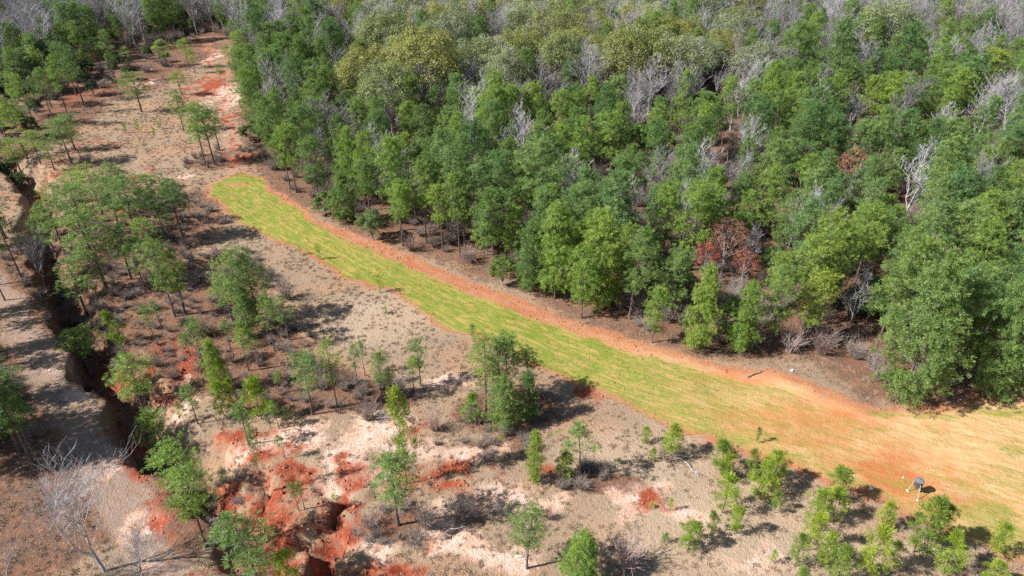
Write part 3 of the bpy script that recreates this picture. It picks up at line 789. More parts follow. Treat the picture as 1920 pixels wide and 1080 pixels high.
batch([
    ('seedling', 1418, 832, 807, 9, DRK, 'single dark seedling standing in the green strip'),
    ('seedling', 598, 487, 466, 9, BRI, 'seedling on the orange margin of the strip with dark shadow'),
    ('seedling', 564, 478, 463, 7, YEL, 'tiny yellow seedling beside the orange strip margin'),
    ('seedling', 714, 548, 521, 14, BRI, 'seedling at the dry grass margin of the strip, broader crown'),
    ('seedling', 723, 588, 576, 6, BRI, 'tiny seedling in open dry grass'),
    ('seedling', 887, 642, 611, 13, NRM, 'taller seedling on the strip margin above the isolated clump'),
    ('seedling', 236, 250, 234, 7, BRI, 'first of four seedlings in the upper open ground'),
    ('seedling', 262, 250, 231, 9, BRI, 'second of four seedlings in the upper open ground'),
    ('seedling', 292, 260, 242, 6, BRI, 'thin seedling of four in the upper open ground'),
    ('seedling', 299, 241, 228, 7, BRI, 'rear seedling of four in the upper open ground'),
    ('seedling', 1256, 957, 937, 9, YEL, 'yellow-green seedling on the red stained slope'),
    ('seedling', 1222, 952, 944, 9, BRI, 'low seedling on the red stained slope'),
    ('seedling', 1446, 1056, 1036, 13, YEL, 'seedling alone on the gravelly slope by the double row'),
    ('seedling', 1160, 870, 862, 10, NRM, 'low green tuft in dry grass near the airy pine'),
    ('seedling', 940, 828, 818, 9, YEL, 'yellow seedling in brown grass by the isolated clump'),
    ('seedling', 1245, 1018, 1004, 14, NRM, 'low green seedling on bare pale soil'),
    ('seedling', 624, 925, 915, 9, BRI, 'tiny bright seedling on white washed clay'),
], 'pine seedlings')
batch([
        ('bigbare', 22, 1100, 952, 120, NRM, 'leafless grey tree at the verge of the track'),
    ('bigbare', 262, 1100, 1004, 110, NRM, 'smaller leafless tree beside the large leafless grey tree'),
    ('bigbare', 72, 512, 412, 74, NRM, 'pale dead tangled tree on the lip of the ravine'),
    ('bigbare', 112, 404, 386, 30, NRM, 'small dead grey tree below the red bank'),
    ('bare', 1106, 226, 86, 90, NRM, 'big pale leafless tree standing out among the oaks'),
    ('bare', 1002, 206, 108, 62, NRM, 'pale leafless tree beside the grey-green oaks'),
    ('bare', 1338, 190, 128, 44, NRM, 'whitish leafless tree in the pine canopy gap'),
    ('bare', 1592, 262, 172, 60, NRM, 'slender pale leafless tree among dense pines'),
    ('bare', 1368, 372, 282, 58, NRM, 'white leafless tree deep in the pine wood, below the slender one'),
    ('bare', 1188, 404, 342, 40, NRM, 'thin white leafless tree behind the edge pines'),
    ('bare', 1866, 238, 146, 66, NRM, 'leafless tree with pale upswept branches among yellow pines'),
    ('bare', 1594, 616, 520, 80, NRM, 'grey leafless thicket tree behind the edge pines'),
    ('bare', 1400, 520, 430, 44, NRM, 'bare pale tree among the rust coloured crowns'),
    ('bare', 606, 330, 234, 40, NRM, 'leafless grey tree behind the path side pines'),
    ('bare', 830, 310, 240, 36, NRM, 'small pale leafless tree inside the pine wood'),
    ('bare', 1610, 170, 105, 34, NRM, 'thin white trunk between two tall dark pines'),
    ('bare', 1500, 210, 150, 40, NRM, 'thin leafless tree in the shaded canopy gap'),
    ('oak', 800, 232, 44, 150, (1.25, 1.12, .8), 'widest yellowish olive oak dome at the near end of the oak grove'),
    ('oak', 738, 262, 108, 104, (1.05, 1.1, 1.2), 'grey-green oak dome in front of the widest olive oak'),
    ('oak', 944, 228, 84, 84, (1.35, 1.3, 1.9), 'pale silvery oak in the middle of the grove'),
    ('oak', 1040, 150, 16, 124, (1.1, 1.0, .85), 'brownish olive oak dome far back in the grove'),
    ('oak', 975, 176, 52, 100, (1.2, 1.15, .8), 'yellow-olive oak behind the pale silvery oak'),
    ('oak', 1180, 208, 40, 120, (1.15, 1.08, .85), 'olive oak behind the big pale leafless tree'),
    ('oak', 1250, 214, 60, 104, (1.15, 1.1, 1.4), 'grey-olive oak at the far end of the grove'),
    ('oak', 1640, 132, -4, 116, (1.25, 1.25, 1.6), 'pale grey-green oak alone among far leafless trees'),
    ('oak', 1165, 250, 190, 44, (1.4, 1.35, .6), 'small bright yellow-green round tree in front of the oaks'),
    ('forest', 1552, 220, 40, 108, DRK, 'massive dark pine towering over the far wood'),
    ('forest', 1680, 190, 48, 84, DRK, 'tall dark conical pine near the massive dark pine'),
    ('forest', 1480, 190, 44, 84, NRM, 'tall pine leaning against the massive dark pine'),
    ('forest', 1462, 80, -6, 70, NRM, 'tall pine rising from the far leafless trees'),
    ('forest', 1740, 200, 72, 64, BRI, 'tall bright pine beside the tall dark conical pine'),
    ('forest', 1832, 200, 96, 74, YEL, 'yellow pine beside the upswept leafless tree'),
    ('forest', 890, 262, 168, 70, BRI, 'bright rounded pine standing before the oak grove'),
    ('rust', 1352, 520, 412, 76, NRM, 'tree with rust red dead needles, tallest of the patch'),
    ('rust', 1316, 535, 452, 50, (1.15, .8, .8), 'reddish dead crown at the near side of the rust patch'),
    ('rust', 1388, 540, 470, 50, (1.1, .85, .85), 'low rust red crown beside the bare pale tree'),
    ('rust', 1590, 375, 278, 74, (1.0, .95, .9), 'thin rust coloured tree inside the dense pines'),
    ('rust', 1915, 300, 232, 40, (1.0, 1.4, .6), 'orange-yellow crown among the pines'),
    ('dark', 942, 534, 478, 48, (1.5, 1.35, .8), 'rounded bright green evergreen at the wood edge above the strip'),
    ('dark', 700, 452, 392, 52, (1.4, 1.25, 1.5), 'grey-green bushy tree at the wood edge'),
    ('dark', 95, 150, 60, 76, DRK, 'dark evergreen thicket beside the scrubby rise'),
    ('dark', 60, 176, 90, 64, NRM, 'second dark evergreen in the shaded thicket'),
    ('dark', 130, 148, 96, 50, NRM, 'low dark evergreen at the front of the thicket'),
    ('dark', 570, 120, 72, 34, (3.4, 1.7, .6), 'golden leaved crown among the path side pines'),
    ('bush', 470, 262, 230, 42, (.9, .8, .8), 'dark shrub beside the clay path'),
    ('bush', 620, 402, 360, 60, NRM, 'dark green shrub at the wood edge near the strip end'),
], None)
batch([
    ('brush', 276, 842, 818, 40, GRY, 'grey leafless shrub at the narrow end of the ravine'),
    ('brush', 380, 628, 592, 60, (1, .8, .7), 'brown leafless shrub under the forked tall pine'),
    ('brush', 164, 306, 286, 34, DRK, 'dark brush pile beside the flat-topped pines'),
    ('brush', 1176, 1064, 1012, 80, (1.2, 1.1, 1.2), 'pale grey leafless shrub beyond the washed clay'),
    ('brush', 815, 806, 776, 46, (1.3, 1.15, 1.1), 'round purplish grey shrub on the washed clay'),
    ('brush', 868, 966, 930, 66, (.8, .85, .9), 'dark low shrub on the pink washed clay'),
    ('brush', 1028, 972, 952, 28, (1, .8, .8), 'small brown shrub at the end of the pale clay'),
    ('brush', 800, 990, 950, 50, NRM, 'brown brush at the foot of the wide drooping pine'),
    ('brush', 1250, 862, 836, 60, (1.3, 1.2, 1.1), 'dead grey brush around the bushy strip edge pine'),
    ('brush', 1480, 660, 620, 60, (1.3, 1.2, 1.3), 'pale brush at the wood edge beside the orange margin'),
    ('brush', 1540, 664, 628, 60, (.9, .75, .75), 'dark brown brush at the corner of the wood edge'),
    ('brush', 880, 490, 462, 50, (1, .9, .9), 'brown brush at the wood edge above the green strip'),
    ('brush', 770, 470, 444, 40, (1, .9, .9), 'low brown brush at the wood edge by straight trunks'),
    ('brush', 540, 560, 528, 50, (1.1, 1, 1), 'grey brush at the grass side of the thick clump'),
    ('brush', 410, 540, 506, 40, (1.3, 1.2, 1.2), 'pale brush in the brown hollow by the thick clump'),
    ('brush', 690, 786, 752, 50, (1.1, 1.0, 1.0), 'grey brush in the shade pool by the round headed pine'),
    ('brush', 600, 700, 672, 40, NRM, 'brush between the row of thin trunks and dry grass'),
    ('brush', 330, 940, 905, 60, (1.1, .9, .8), 'brush on the heap of dug earth by the ravine end'),
], None)

hollow = W([(-60, 140), (60, 150), (150, 135), (300, 105), (320, 120), (215, 165), (150, 205), (125, 235), (70, 262), (30, 320), (-60, 330)])
hc = rng.uniform(hollow.min(0), hollow.max(0), (900, 2)); hc = hc[poly_sd(hc[:, 0], hc[:, 1], hollow) > 0]
got = []
for x, y in hc:
    if len(got) < 84 and all((x - a) ** 2 + (y - b) ** 2 > 8 for a, b in got): got.append((x, y))
got.sort(key=lambda p: math.hypot(p[0] - G(95, 150)[0], p[1] - G(95, 150)[1]))
for i, (x, y) in enumerate(got):
    i += 1
    if i % 3 == 0: plant('dark', x, y, rnd.uniform(2.5, 5), rnd.uniform(2.5, 4), f'low dark evergreen in the shaded hollow by the upper ravine, {ordinal((i - 1) // 3)} from the thicket', 'evergreens in the shaded hollow', DRK)
    elif i % 3 == 1: plant('tall', x, y, rnd.uniform(7, 12), rnd.uniform(3.2, 5), f'pine in the shaded hollow by the upper ravine, {ordinal((i - 1) // 3)} from the thicket', 'pines in the shaded hollow', rnd.choice([NRM, DRK, BRI]))
    else: plant('brush', x, y, rnd.uniform(1.5, 3), rnd.uniform(3, 5), f'leafless brush in the shaded hollow by the upper ravine, {ordinal((i - 1) // 3)} from the thicket', 'brush in the shaded hollow', NRM)

at('bigbare', 196, 1068, 918, 200, 'large leafless grey tree spreading over the sandy track', None, NRM, var=1, rot=2.0, bark=(1.35, 1.35, 1.35))
# front row of the wood, in order from the feeder corner back to the clay path
EDGE = [('open', 1842, 742, 452, 150, NRM), ('open', 1692, 740, 480, 170, NRM), ('open', 1770, 690, 500, 120, NRM), ('forest', 1510, 648, 520, 84, YEL), ('forest', 1440, 652, 505, 82, NRM), ('open', 1390, 662, 535, 78, BRI), ('open', 1304, 656, 505, 86, BRI),
        ('forest', 1352, 645, 560, 60, NRM), ('forest', 1222, 645, 545, 56, BRI), ('forest', 1180, 600, 430, 90, NRM), ('forest', 1090, 597, 470, 84, BRI), ('open', 1120, 580, 400, 120, BRI), ('open', 1040, 560, 385, 110, BRI), ('open', 1000, 545, 420, 84, NRM), ('forest', 925, 512, 360, 84, NRM),
        ('forest', 862, 478, 330, 66, NRM), ('forest', 872, 468, 320, 60, DRK), ('forest', 830, 470, 350, 60, BRI), ('forest', 755, 462, 345, 62, BRI), ('forest', 800, 455, 310, 70, NRM), ('forest', 690, 420, 300, 70, NRM), ('open', 650, 420, 330, 62, NRM), ('forest', 600, 385, 262, 66, NRM), ('forest', 556, 362, 240, 64, BRI), ('forest', 545, 356, 250, 50, NRM),
        ('forest', 520, 318, 190, 60, NRM), ('forest', 487, 264, 150, 56, NRM), ('forest', 482, 240, 130, 56, BRI), ('forest', 470, 196, 96, 54, NRM), ('forest', 462, 150, 60, 50, BRI), ('forest', 450, 110, 40, 44, NRM), ('open', 1900, 700, 470, 130, DRK), ('forest', 1548, 600, 450, 80, NRM), ('forest', 1640, 660, 430, 100, NRM)]
front = sorted(EDGE, key=lambda e: -e[1])
SHADE = {YEL: 'yellow-green', BRI: 'bright green', NRM: 'mid green', DRK: 'dark green'}
FRONT = []
for i, (k, u, v, vt, w, tint) in enumerate(front):
    FRONT.append((*G(u, v), i))
    form = 'low-branched' if k == 'open' else 'straight-trunked'
    at(k, u, v, vt, w, f'{SHADE[tint]} {form} pine, {ordinal(i)} along the wood edge from the feeder end', 'front row of pines along the wood edge', tint)

# ------------------------------------------------------------------ the woods behind: scatter, largest ones as trees, the rest as masses
cell = {}
def free(x, y, dmin):
    k = (int(x // 6), int(y // 6))
    for i in range(-1, 2):
        for j in range(-1, 2):
            for px, py, pr in cell.get((k[0] + i, k[1] + j), ()):
                if (px - x) ** 2 + (py - y) ** 2 < (dmin * .5 + pr * .5) ** 2: return False
    return True
def occupy(x, y, rr): cell.setdefault((int(x // 6), int(y // 6)), []).append((x, y, rr))
for x, y, w in TREE_XY: occupy(x, y, min(3.2, w * .6))
cand = rng.uniform((-250, 40), (290, 345), (42000, 2))
inw = poly_sd(cand[:, 0], cand[:, 1], wood_poly); inn = poly_sd(cand[:, 0], cand[:, 1], nw_poly)
patch = fbm(cand[:, 0], cand[:, 1], 28.0, 71)
fill = []
FEATURE = [(800, 232, 44, 110), (738, 262, 108, 60), (944, 228, 84, 60), (1180, 208, 40, 90), (1250, 214, 60, 70), (1552, 220, 40, 80), (1680, 190, 48, 50), (1832, 200, 96, 40), (1640, 132, -4, 80), (1352, 520, 412, 70), (1316, 535, 452, 46), (1388, 540, 470, 46), (1400, 520, 430, 40), (1106, 226, 86, 70), (1002, 206, 108, 40), (1592, 262, 172, 40), (1368, 372, 282, 44), (1866, 238, 146, 40), (1594, 616, 520, 60), (1338, 190, 128, 20), (1590, 375, 278, 50), (606, 330, 234, 20), (1188, 404, 342, 20)]
for (x, y), a, b, pn in zip(cand, inw, inn, patch):
    if max(a, b) < 1.2: continue
    u, v = to_px(x, y)
    if u < -90 or u > 2040: continue
    p = rnd.random()
    if b > a:                                                  # north-west wood: leafless with pines
        kind = 'bare' if p < .5 else 'forest' if p < .86 else 'dark'
    elif v < 42: kind = 'bare' if p < (.80 if u > 1300 else .70) else 'forest' if p < .8 else 'oak'
    elif v < 150 and u > 1540: kind = 'bare' if p < .72 else 'forest' if p < .9 else 'oak'
    elif v < 262 and 690 < u < 1420:
        kind = 'oak' if p < .68 else 'bare' if p < .86 else 'forest'
    elif v < 130: kind = 'bare' if p < .50 else 'forest' if p < .9 else 'oak'
    else: kind = 'forest' if p < .80 else 'bare' if p < .92 else 'dark'
    gapd = {'oak': 7.6, 'forest': 3.5, 'bare': 3.3, 'dark': 3.4}[kind] * (.9 + .35 * (pn > .58))
    hp = (11 if kind != 'oak' else 14) * FPX / depth_at(x, y) * .72
    if any(abs(u - fu) < fw * .5 + 22 and fv + 2 < v and v - hp < fv - .35 * (fv - ft) for fu, fv, ft, fw in FEATURE): continue
    if not free(x, y, gapd): continue
    occupy(x, y, gapd)
    if kind == 'forest': h = rnd.triangular(6.5, 14.5, 10.5) * (1.0 if v > 150 else 1.15); w = h * rnd.uniform(.38, .56)
    elif kind == 'oak': h = rnd.uniform(12, 17); w = rnd.uniform(10, 16)
    elif kind == 'bare': h = rnd.uniform(10, 16) if v < 150 else rnd.uniform(9, 13.5); w = h * rnd.uniform(.5, .7)
    else: h = rnd.uniform(4, 8); w = h * rnd.uniform(.6, .9)
    fill.append((kind, x, y, h, w, u, v))
fill.sort(key=lambda f: -f[4] * f[3] / depth_at(f[1], f[2], f[3]) ** 2)
LIMIT = {'forest': 205, 'oak': 150, 'bare': 200, 'dark': 60}
cnt = {}; rest = {}; chosen = []
ZONES = [(lambda u, v: u < 440, 'north-west wood behind the scrubby rise'),
         (lambda u, v: u < 720 and v < 420, 'wood beside the clay path'),
         (lambda u, v: v < 150 and u > 1500, 'far corner of the wood, among leafless trees'),
         (lambda u, v: v < 150, 'far side of the wood, beyond the oaks'),
         (lambda u, v: v < 262 and u < 1420, 'oak grove in the heart of the wood'),
         (lambda u, v: u > 1500, 'dense wood facing the feeder'),
         (lambda u, v: u > 1100, 'dense wood around the rust red trees'),
         (lambda u, v: True, 'wood just behind the middle of the green strip')]
TINTS = {'forest': [(NRM, 'mid green'), (BRI, 'bright green'), (DRK, 'dark green'), ((1.3, 1.22, .9), 'yellow-green'), ((.9, .98, 1.25), 'bluish green'), ((1.15, 1.12, 1.35), 'grey-green')],
         'oak': [(NRM, 'olive'), ((1.3, 1.15, .8), 'yellowish olive'), ((1.25, 1.2, 1.9), 'grey-green'), ((.85, .9, 1.0), 'dull green'), ((1.45, 1.4, 2.0), 'pale grey-green')],
         'bare': [((1, 1, 1), 'grey'), ((1.3, 1.3, 1.3), 'whitish'), ((.8, .76, .76), 'brown-grey')],
         'dark': [(NRM, 'dark green'), ((1.4, 1.3, 1.0), 'mid green')]}
_e0, _e1 = G(545, 362), G(1620, 728); _el = math.hypot(_e1[0] - _e0[0], _e1[1] - _e0[1]); EDGE_DIR = ((_e1[0] - _e0[0]) / _el, (_e1[1] - _e0[1]) / _el); PATH_END = G(400, 75)
NOUN = {'forest': 'pine', 'oak': 'round crowned oak', 'bare': 'leafless tree', 'dark': 'low evergreen'}
for f in fill:
    kind, x, y, h, w, u, v = f
    hid = v > 1100 or u < -20 or u > 1945
    if hid or cnt.get(kind, 0) >= LIMIT[kind]:
        rest.setdefault(kind, []).append(f); continue
    cnt[kind] = cnt.get(kind, 0) + 1
    zone = next(z for t_, z in ZONES if t_(u, v))
    tint, word = rnd.choice(TINTS[kind])
    size = 'tall' if h > {'forest': 11, 'oak': 14.5, 'bare': 11, 'dark': 6}[kind] else 'shorter'
    if u > 440:
        dist, fi = min((math.hypot(x - a, y - b_), i) for a, b_, i in FRONT)
        key = (kind, fi); tail = f'behind the {ordinal(fi)} edge pine'
    else:
        dist = math.hypot(x - PATH_END[0], y - PATH_END[1]); key = (kind, 'nw'); tail = 'into the far wood from the clay path mouth'
    chosen.append((key, dist, kind, x, y, h, w, tint, f'{size} {word} {NOUN[kind]}', tail, f'{NOUN[kind]}s in the {zone}'))
rank = {}
for key, dist, kind, x, y, h, w, tint, head, tail, grp in sorted(chosen, key=lambda c_: (str(c_[0]), c_[1])):
    k_ = rank.get(key, 0); rank[key] = k_ + 1
    plant(kind, x, y, h, w, f'{head}, {ordinal(k_)} {tail}', grp, tint if kind != 'bare' else NRM, bark=tint if kind == 'bare' else NRM)
# shade trees beyond the track, off to the west: only their shadows reach the picture
for u, v in [(-40, 660), (-50, 760), (-80, 820), (-30, 880), (-160, 680), (-30, 580), (-120, 860), (-60, 620), (-90, 700), (-130, 780), (-70, 860), (-150, 900), (-190, 850), (-60, 540), (-120, 600)]:
    x, y = G(u, v); rest.setdefault('forest', []).append(('forest', x, y, rnd.uniform(11, 15), 5.2, u, v))

def mass(name, label, kinds, pts, group_tint=(1, 1, 1)):
    """one uncountable mass: points that carry copies of the trees already standing in front of it"""
    me = bpy.data.meshes.new(name); n = len(pts)
    me.vertices.add(n); me.vertices.foreach_set('co', np.array([(p[0], p[1], p[2]) for p in pts], np.float32).ravel())
    a = me.attributes.new('sc', 'FLOAT_VECTOR', 'POINT'); a.data.foreach_set('vector', np.array([p[3] for p in pts], np.float32).ravel())
    a = me.attributes.new('rz', 'FLOAT_VECTOR', 'POINT'); a.data.foreach_set('vector', np.array([(0, 0, p[4]) for p in pts], np.float32).ravel())
    a = me.attributes.new('vi', 'INT', 'POINT'); a.data.foreach_set('value', np.array([p[5] for p in pts], np.int32))
    o = link(name, me); o.color = (*group_tint, 1)
    ng = bpy.data.node_groups.new(name, 'GeometryNodeTree')
    ng.interface.new_socket('Geometry', in_out='INPUT', socket_type='NodeSocketGeometry')
    ng.interface.new_socket('Geometry', in_out='OUTPUT', socket_type='NodeSocketGeometry')
    gi = ng.nodes.new('NodeGroupInput'); go = ng.nodes.new('NodeGroupOutput')
    allj = ng.nodes.new('GeometryNodeJoinGeometry')
    for srcs in reversed(kinds):
        j = ng.nodes.new('GeometryNodeJoinGeometry')
        for s in srcs:
            if s is None: continue
            oi = ng.nodes.new('GeometryNodeObjectInfo'); oi.transform_space = 'ORIGINAL'; oi.inputs['Object'].default_value = s
            ng.links.new(oi.outputs['Geometry'], j.inputs[0])
        g2i = ng.nodes.new('GeometryNodeGeometryToInstance'); ng.links.new(j.outputs[0], g2i.inputs[0]); ng.links.new(g2i.outputs[0], allj.inputs[0])
    def na(nm, t):
        x = ng.nodes.new('GeometryNodeInputNamedAttribute'); x.data_type = t; x.inputs['Name'].default_value = nm; return x.outputs['Attribute']
    iop = ng.nodes.new('GeometryNodeInstanceOnPoints')
    ng.links.new(gi.outputs[0], iop.inputs['Points']); ng.links.new(allj.outputs[0], iop.inputs['Instance'])
    iop.inputs['Pick Instance'].default_value = True
    ng.links.new(na('vi', 'INT'), iop.inputs['Instance Index'])
    ng.links.new(na('rz', 'FLOAT_VECTOR'), iop.inputs['Rotation']); ng.links.new(na('sc', 'FLOAT_VECTOR'), iop.inputs['Scale'])
    ng.links.new(iop.outputs[0], go.inputs[0])
    md = o.modifiers.new('scatter', 'NODES'); md.node_group = ng
    return tag(o, label, kind='stuff')

def zs(pts):
    a = np.array([(p[0], p[1]) for p in pts]); return zfun(a[:, 0], a[:, 1])
MASSNAME = {'forest': ('pine_wood', 'dense mass of pines filling the wood behind the nearer trees'), 'oak': ('oak_wood', 'far mass of olive oak crowns'),
            'bare': ('leafless_wood', 'far mass of grey leafless trees'), 'dark': ('evergreen_thicket', 'low evergreens filling the gaps in the wood')}
for kind, lst in rest.items():
    vs = sorted(k[1] for k in PROTO if k[0] == kind)
    h0 = {v: LIB[kind][v][2] for v in vs}; w0 = {v: LIB[kind][v][3] for v in vs}
    zz_ = zs([(f[1], f[2]) for f in lst]); pts = []
    for f, z in zip(lst, zz_):
        i = rnd.randrange(len(vs)); v = vs[i]
        pts.append((f[1], f[2], z, (f[4] / w0[v], f[4] / w0[v], f[3] / h0[v]), rnd.uniform(0, 6.28), i))
    mass(MASSNAME[kind][0], MASSNAME[kind][1], [PROTO[(kind, v)] for v in vs], pts)

# undergrowth: leafless brush and low evergreens nobody could count
def scatter(n, lo, hi, test):
    c = rng.uniform(lo, hi, (n, 2)); return c[test(c[:, 0], c[:, 1])]
def wood_test(x, y): return np.maximum(poly_sd(x, y, wood_poly), poly_sd(x, y, nw_poly)) > 0.3
c = scatter(17000, (-190, 42), (215, 290), wood_test)
c = c[[abs(to_px(x, y)[0] - 960) < 1020 for x, y in c]]
vs = sorted(k[1] for k in PROTO if k[0] == 'brush'); z_ = zs(c)
mass('wood_undergrowth', 'grey-brown leafless brush growing under the trees', [PROTO[('brush', v)] for v in vs],
     [(x, y, z, (s := rnd.uniform(.5, 1.5), s, s * rnd.uniform(.8, 1.3)), rnd.uniform(0, 6.28), rnd.randrange(len(vs))) for (x, y), z in zip(c, z_)])
litter_spots = lambda x, y: (blobs(x, y, LITTER) > .42) & (poly_sd(x, y, strip_poly) < -1) & (line_dist(x, y, track_line)[0] > 2.6)
c = scatter(9000, (-75, 28), (40, 190), litter_spots); c = c[[to_px(x, y)[1] < 880 or to_px(x, y)[0] > 330 for x, y in c]][:900]; z_ = zs(c)
mass('clearing_brush', 'low leafless brush and dead stems between the clearing pines', [PROTO[('brush', v)] for v in vs],
     [(x, y, z, (s := rnd.triangular(.2, .85, .3), s * rnd.uniform(.6, 1.4), s * rnd.uniform(.6, 1.3)), rnd.uniform(0, 6.28), rnd.randrange(len(vs))) for (x, y), z in zip(c, z_)])

# dry grass tufts over the open ground
def tuft_mesh(seed, n, h, w, bw, mat):
    r = np.random.default_rng(seed); k = n
    b = r.normal(size=(k, 3)) * w * .35; b[:, 2] = -.02
    d = r.normal(size=(k, 3)) * .55; d[:, 2] = 1; d /= np.linalg.norm(d, axis=1)[:, None]
    s = np.cross(d, r.normal(size=(k, 3))); s /= np.linalg.norm(s, axis=1)[:, None]
    L = (h * r.uniform(.5, 1.1, k))[:, None]; out = np.empty((k, 3, 3))
    out[:, 0] = b - s * bw / 2; out[:, 1] = b + s * bw / 2; out[:, 2] = b + d * L
    return mesh_from('grass_tuft', out.reshape(-1, 3), None, mat, True)
grass = []
for i in range(3):
    x, y = G(700 + 40 * i, 610 + 8 * i)
    o = link('dry_grass_tuft', tuft_mesh(40 + i, 26, .34, .36, .05, M['straw'])); o.location = (x, y, Z(x, y))
    tag(o, ['knee high dry grass tuft in the open grass slope beside the strip', 'low dry grass tuft in the open grass slope beside the strip', 'spreading dry grass tuft in the open grass slope beside the strip'][i], 'grass tuft', 'dry grass tufts')
    grass.append((None, o))
def dry_test(x, y):
    m = masks(x, y); keep = (m['strip'] < .2) & (m['track'] < .75) & (np.maximum(poly_sd(x, y, wood_poly), poly_sd(x, y, nw_poly)) < 1.5)
    dens = 1.0 - .75 * sstep(.5, .7, m['red']) - .45 * sstep(.5, .7, m['pale'])
    return keep & (rng.random(len(x)) < dens * (.35 + .9 * (fbm(x, y, 3.5, 81) > .48)))
c = scatter(80000, (-95, 26), (48, 195), dry_test)
c = c[[-60 < to_px(x, y)[0] < 1980 and to_px(x, y)[1] < 1130 for x, y in c]]; z_ = zs(c)
mass('dry_grass', 'tan dry bunch grass over the open slopes', grass,
     [(x, y, z, (s := rnd.uniform(.45, 1.1), s, s * rnd.uniform(.6, 1.2)), rnd.uniform(0, 6.28), rnd.randrange(3)) for (x, y), z in zip(c, z_)])
def clod_mesh(seed):
    r = np.random.default_rng(seed); v = []
    for z, k in ((-.03, 1.0), (.035, .85), (.08, .4)):
        for a in range(5): v.append((math.cos(a * 1.257) * .09 * k * r.uniform(.7, 1.3), math.sin(a * 1.257) * .09 * k * r.uniform(.7, 1.3), z * r.uniform(.8, 1.2)))
    f = [(a + 5 * l, (a + 1) % 5 + 5 * l, (a + 1) % 5 + 5 * l + 5, a + 5 * l + 5) for l in range(2) for a in range(5)] + [(10, 11, 12, 13, 14)]
    return mesh_from('clay_clod', v, f, M['clay'])
clods = []
for i in range(2):
    x, y = G(1180 + 60 * i, 660 + 18 * i)
    o = link('clay_clod', clod_mesh(60 + i)); o.location = (x, y, Z(x, y) + .03)
    tag(o, ['flat clay clod on the orange margin below the wood edge', 'upright clay clod on the orange margin below the wood edge'][i], 'clod', 'clay clods')
    clods.append((None, o))
def margin_test(x, y):
    m = masks(x, y); k = (m['strip'] > .3) * (1 - m['green']) * .5 + .8 * sstep(.55, .8, m['red']) * (m['strip'] < .3)
    return (rng.random(len(x)) < k * (m['straw'] < .5) * (.3 + .9 * (fbm(x, y, 2.0, 83) > .5)))
cc = scatter(60000, (-75, 26), (48, 120), margin_test)[:6500]; z_ = zs(cc)
mass('clay_clods', 'crumbled clay clods strewn along the orange margins and red cuts', clods,
     [(x, y, z + .03, (q := rnd.uniform(.4, 1.3) ** 2, q, q), rnd.uniform(0, 6.28), rnd.randrange(2)) for (x, y), z in zip(cc, z_)])
sward = []
for i in range(2):
    x, y = G(1050 + 70 * i, 670 + 30 * i)
    o = link('green_grass_tuft', tuft_mesh(70 + i, 22, .11, .42, .03, M['sward'])); o.location = (x, y, Z(x, y) + .03)
    tag(o, ['short green grass tuft in the middle of the sown strip', 'spreading green grass tuft in the middle of the sown strip'][i], 'grass tuft', 'green grass tufts')
    sward.append((None, o))
def sward_test(x, y):
    m = masks(x, y); return rng.random(len(x)) < (m['green'] > .3) * m['green'] * (.15 + .9 * (fbm(x, y, 1.6, 85) > .5))
cs = scatter(70000, (-62, 30), (60, 115), sward_test)[:9000]; z_ = zs(cs)
mass('strip_grass', 'short green grass growing on the sown strip', sward,
     [(x, y, z + .03, (q := rnd.uniform(.5, 1.2), q, q * rnd.uniform(.6, 1.2)), rnd.uniform(0, 6.28), rnd.randrange(2)) for (x, y), z in zip(cs, z_)])
print('fill', len(fill), {k: len(v) for k, v in rest.items()}, cnt, 'tufts', len(c))

# ------------------------------------------------------------------ game feeder on the bare patch
def lathe(name, prof, mat, parent, n=20, loc=(0, 0, 0)):
    v = []; f = []
    for r_, z in prof:
        for k in range(n):
            a = 2 * math.pi * k / n; v.append((r_ * math.cos(a), r_ * math.sin(a), z))
    for i in range(len(prof) - 1):
        for k in range(n):
            k2 = (k + 1) % n; f.append((i * n + k, i * n + k2, (i + 1) * n + k2, (i + 1) * n + k))
    f.append(tuple(reversed(range(n)))); f.append(tuple((len(prof) - 1) * n + k for k in range(n)))
    o = link(name, mesh_from(name, v, f, mat), parent); o.location = loc
    return o
gal = plain_material('weathered_grey_metal', (.17, .17, .19), (.12, .12, .135), .75)
gal_d = plain_material('dark_grey_metal', (.07, .07, .078), (.05, .05, .055), .6)
pvc = plain_material('pale_pipe', (.46, .42, .38), (.36, .33, .29), .6)
white = plain_material('white_plastic', (.82, .81, .78), (.72, .70, .66), .6)
feet = [Vector((*G(u, v), 0)) for u, v in ((1702, 919), (1721, 937), (1722, 914))]
cen = sum(feet, Vector()) / 3
feeder = link('game_feeder', None); feeder.location = (cen.x, cen.y, Z(cen.x, cen.y) + .03)
tag(feeder, 'grey tripod game feeder with drum and white feet on bare orange soil', 'feeder')
lathe('drum', [(.30, .92), (.325, .94), (.325, 1.18), (.335, 1.2), (.325, 1.22), (.325, 1.44), (.335, 1.46), (.335, 1.5)], gal_d, feeder)
lid = lathe('lid', [(.36, 1.47), (.37, 1.50), (.36, 1.53), (.16, 1.60), (.03, 1.62)], gal, feeder)
lathe('funnel', [(.06, .66), (.07, .68), (.31, .93)], gal_d, feeder)
lathe('spinner', [(.09, .54), (.1, .55), (.1, .64), (.06, .67)], gal_d, feeder, 12)
for i, p in enumerate(feet):
    q = p - cen; t_ = Tubes()
    d = Vector((q.x, q.y, 0)).normalized() * .34
    t_.add([(q.x, q.y, .02), (d.x * 1.02, d.y * 1.02, 1.3)], [.026, .026], 8)
    leg = link('leg', t_.mesh('leg', pvc), feeder)
    lathe('foot', [(.10, -.03), (.11, .02), (.085, .06), (.03, .08)], white, leg, 10, (q.x, q.y, 0))

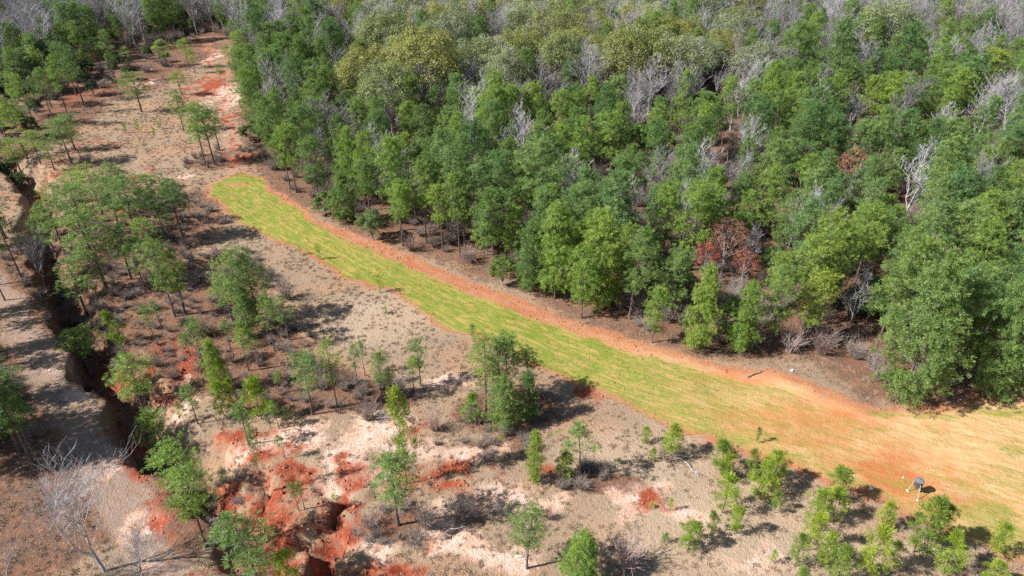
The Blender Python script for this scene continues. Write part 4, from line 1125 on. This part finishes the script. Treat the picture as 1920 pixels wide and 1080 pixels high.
# ------------------------------------------------------------------ litter and fallen wood
def chip(u, v, s, label, ang):
    x, y = G(u, v); r = np.random.default_rng(int(u)); n = 7
    v_ = [(math.cos(6.283 * k / n) * s * r.uniform(.7, 1.2), math.sin(6.283 * k / n) * s * .55 * r.uniform(.7, 1.2), 0) for k in range(n)]
    top = [(a * .8, b * .8, .10 * s / .2 + .03) for a, b, _ in v_]
    o = link('white_scrap', mesh_from('white_scrap', v_ + top, [tuple(range(n, 2 * n))] + [(k, (k + 1) % n, n + (k + 1) % n, n + k) for k in range(n)], white))
    o.location = (x, y, Z(x, y) + .035); o.rotation_euler = (0, 0, ang)
    tag(o, label, 'scrap', 'white scraps lying on the strip')
chip(1694, 894, .13, 'small white scrap on the orange soil up the strip from the feeder', .4)
chip(1602, 893, .08, 'tiny white scrap on straw farthest from the feeder', .9)
chip(1633, 918, .20, 'long white scrap between the feeder and the tufted pines', -.9)
chip(1484, 697, .24, 'white scrap by the wood edge beside the orange margin', .3)
x, y = G(1416, 704); t_ = Tubes()
t_.add([(-1.0, -.55, .06), (-.2, -.05, .09), (.5, .2, .08), (1.0, .5, .05)], [.045, .05, .045, .03], 6)
o = link('fallen_stick', t_.mesh('fallen_stick', M['pine_bark'])); o.location = (x, y, Z(x, y) + .03)
tag(o, 'dark stick lying across the orange margin of the strip', 'stick')
def fallen(u, v, L, ang, label, seed, sc=1.0):
    x, y = G(u, v); r = np.random.default_rng(seed); root = link('fallen_branch', None)
    root.location = (x, y, Z(x, y) + .12); root.rotation_euler = (0, 0, ang)
    a = Tubes(); a.add([(0, 0, 0), (L * .3, .08, .1), (L * .65, -.1, .12), (L, .15, .1)], [.09 * sc, .075 * sc, .05 * sc, .02], 6); link('stem', a.mesh('stem', M['grey_bark']), root).color = (1.35, 1.35, 1.35, 1)
    for k in range(5):
        t_ = .45 + .1 * k; sg = 1 if k % 2 else -1; b = Tubes()
        b.add([(L * t_, 0, .1), (L * t_ + L * .16, sg * L * .08, .2), (L * t_ + L * .3, sg * L * r.uniform(.12, .22), .15)], [.03 * sc, .02 * sc, .01], 4)
        link('side_branch', b.mesh('side_branch', M['grey_bark']), root).color = (1.35, 1.35, 1.35, 1)
    tag(root, label, 'branch')
fallen(1281, 866, 1.9, -1.1, 'bleached white fallen branch in dead grass near the bushy young pines', 5, .6)
fallen(300, 885, 2.2, -.5, 'pale fallen branch on the heap of dug earth by the bright leafy pine', 8, .8)
fallen(835, 995, 1.6, .3, 'pale fallen branch on the pink washed clay', 9, .7)
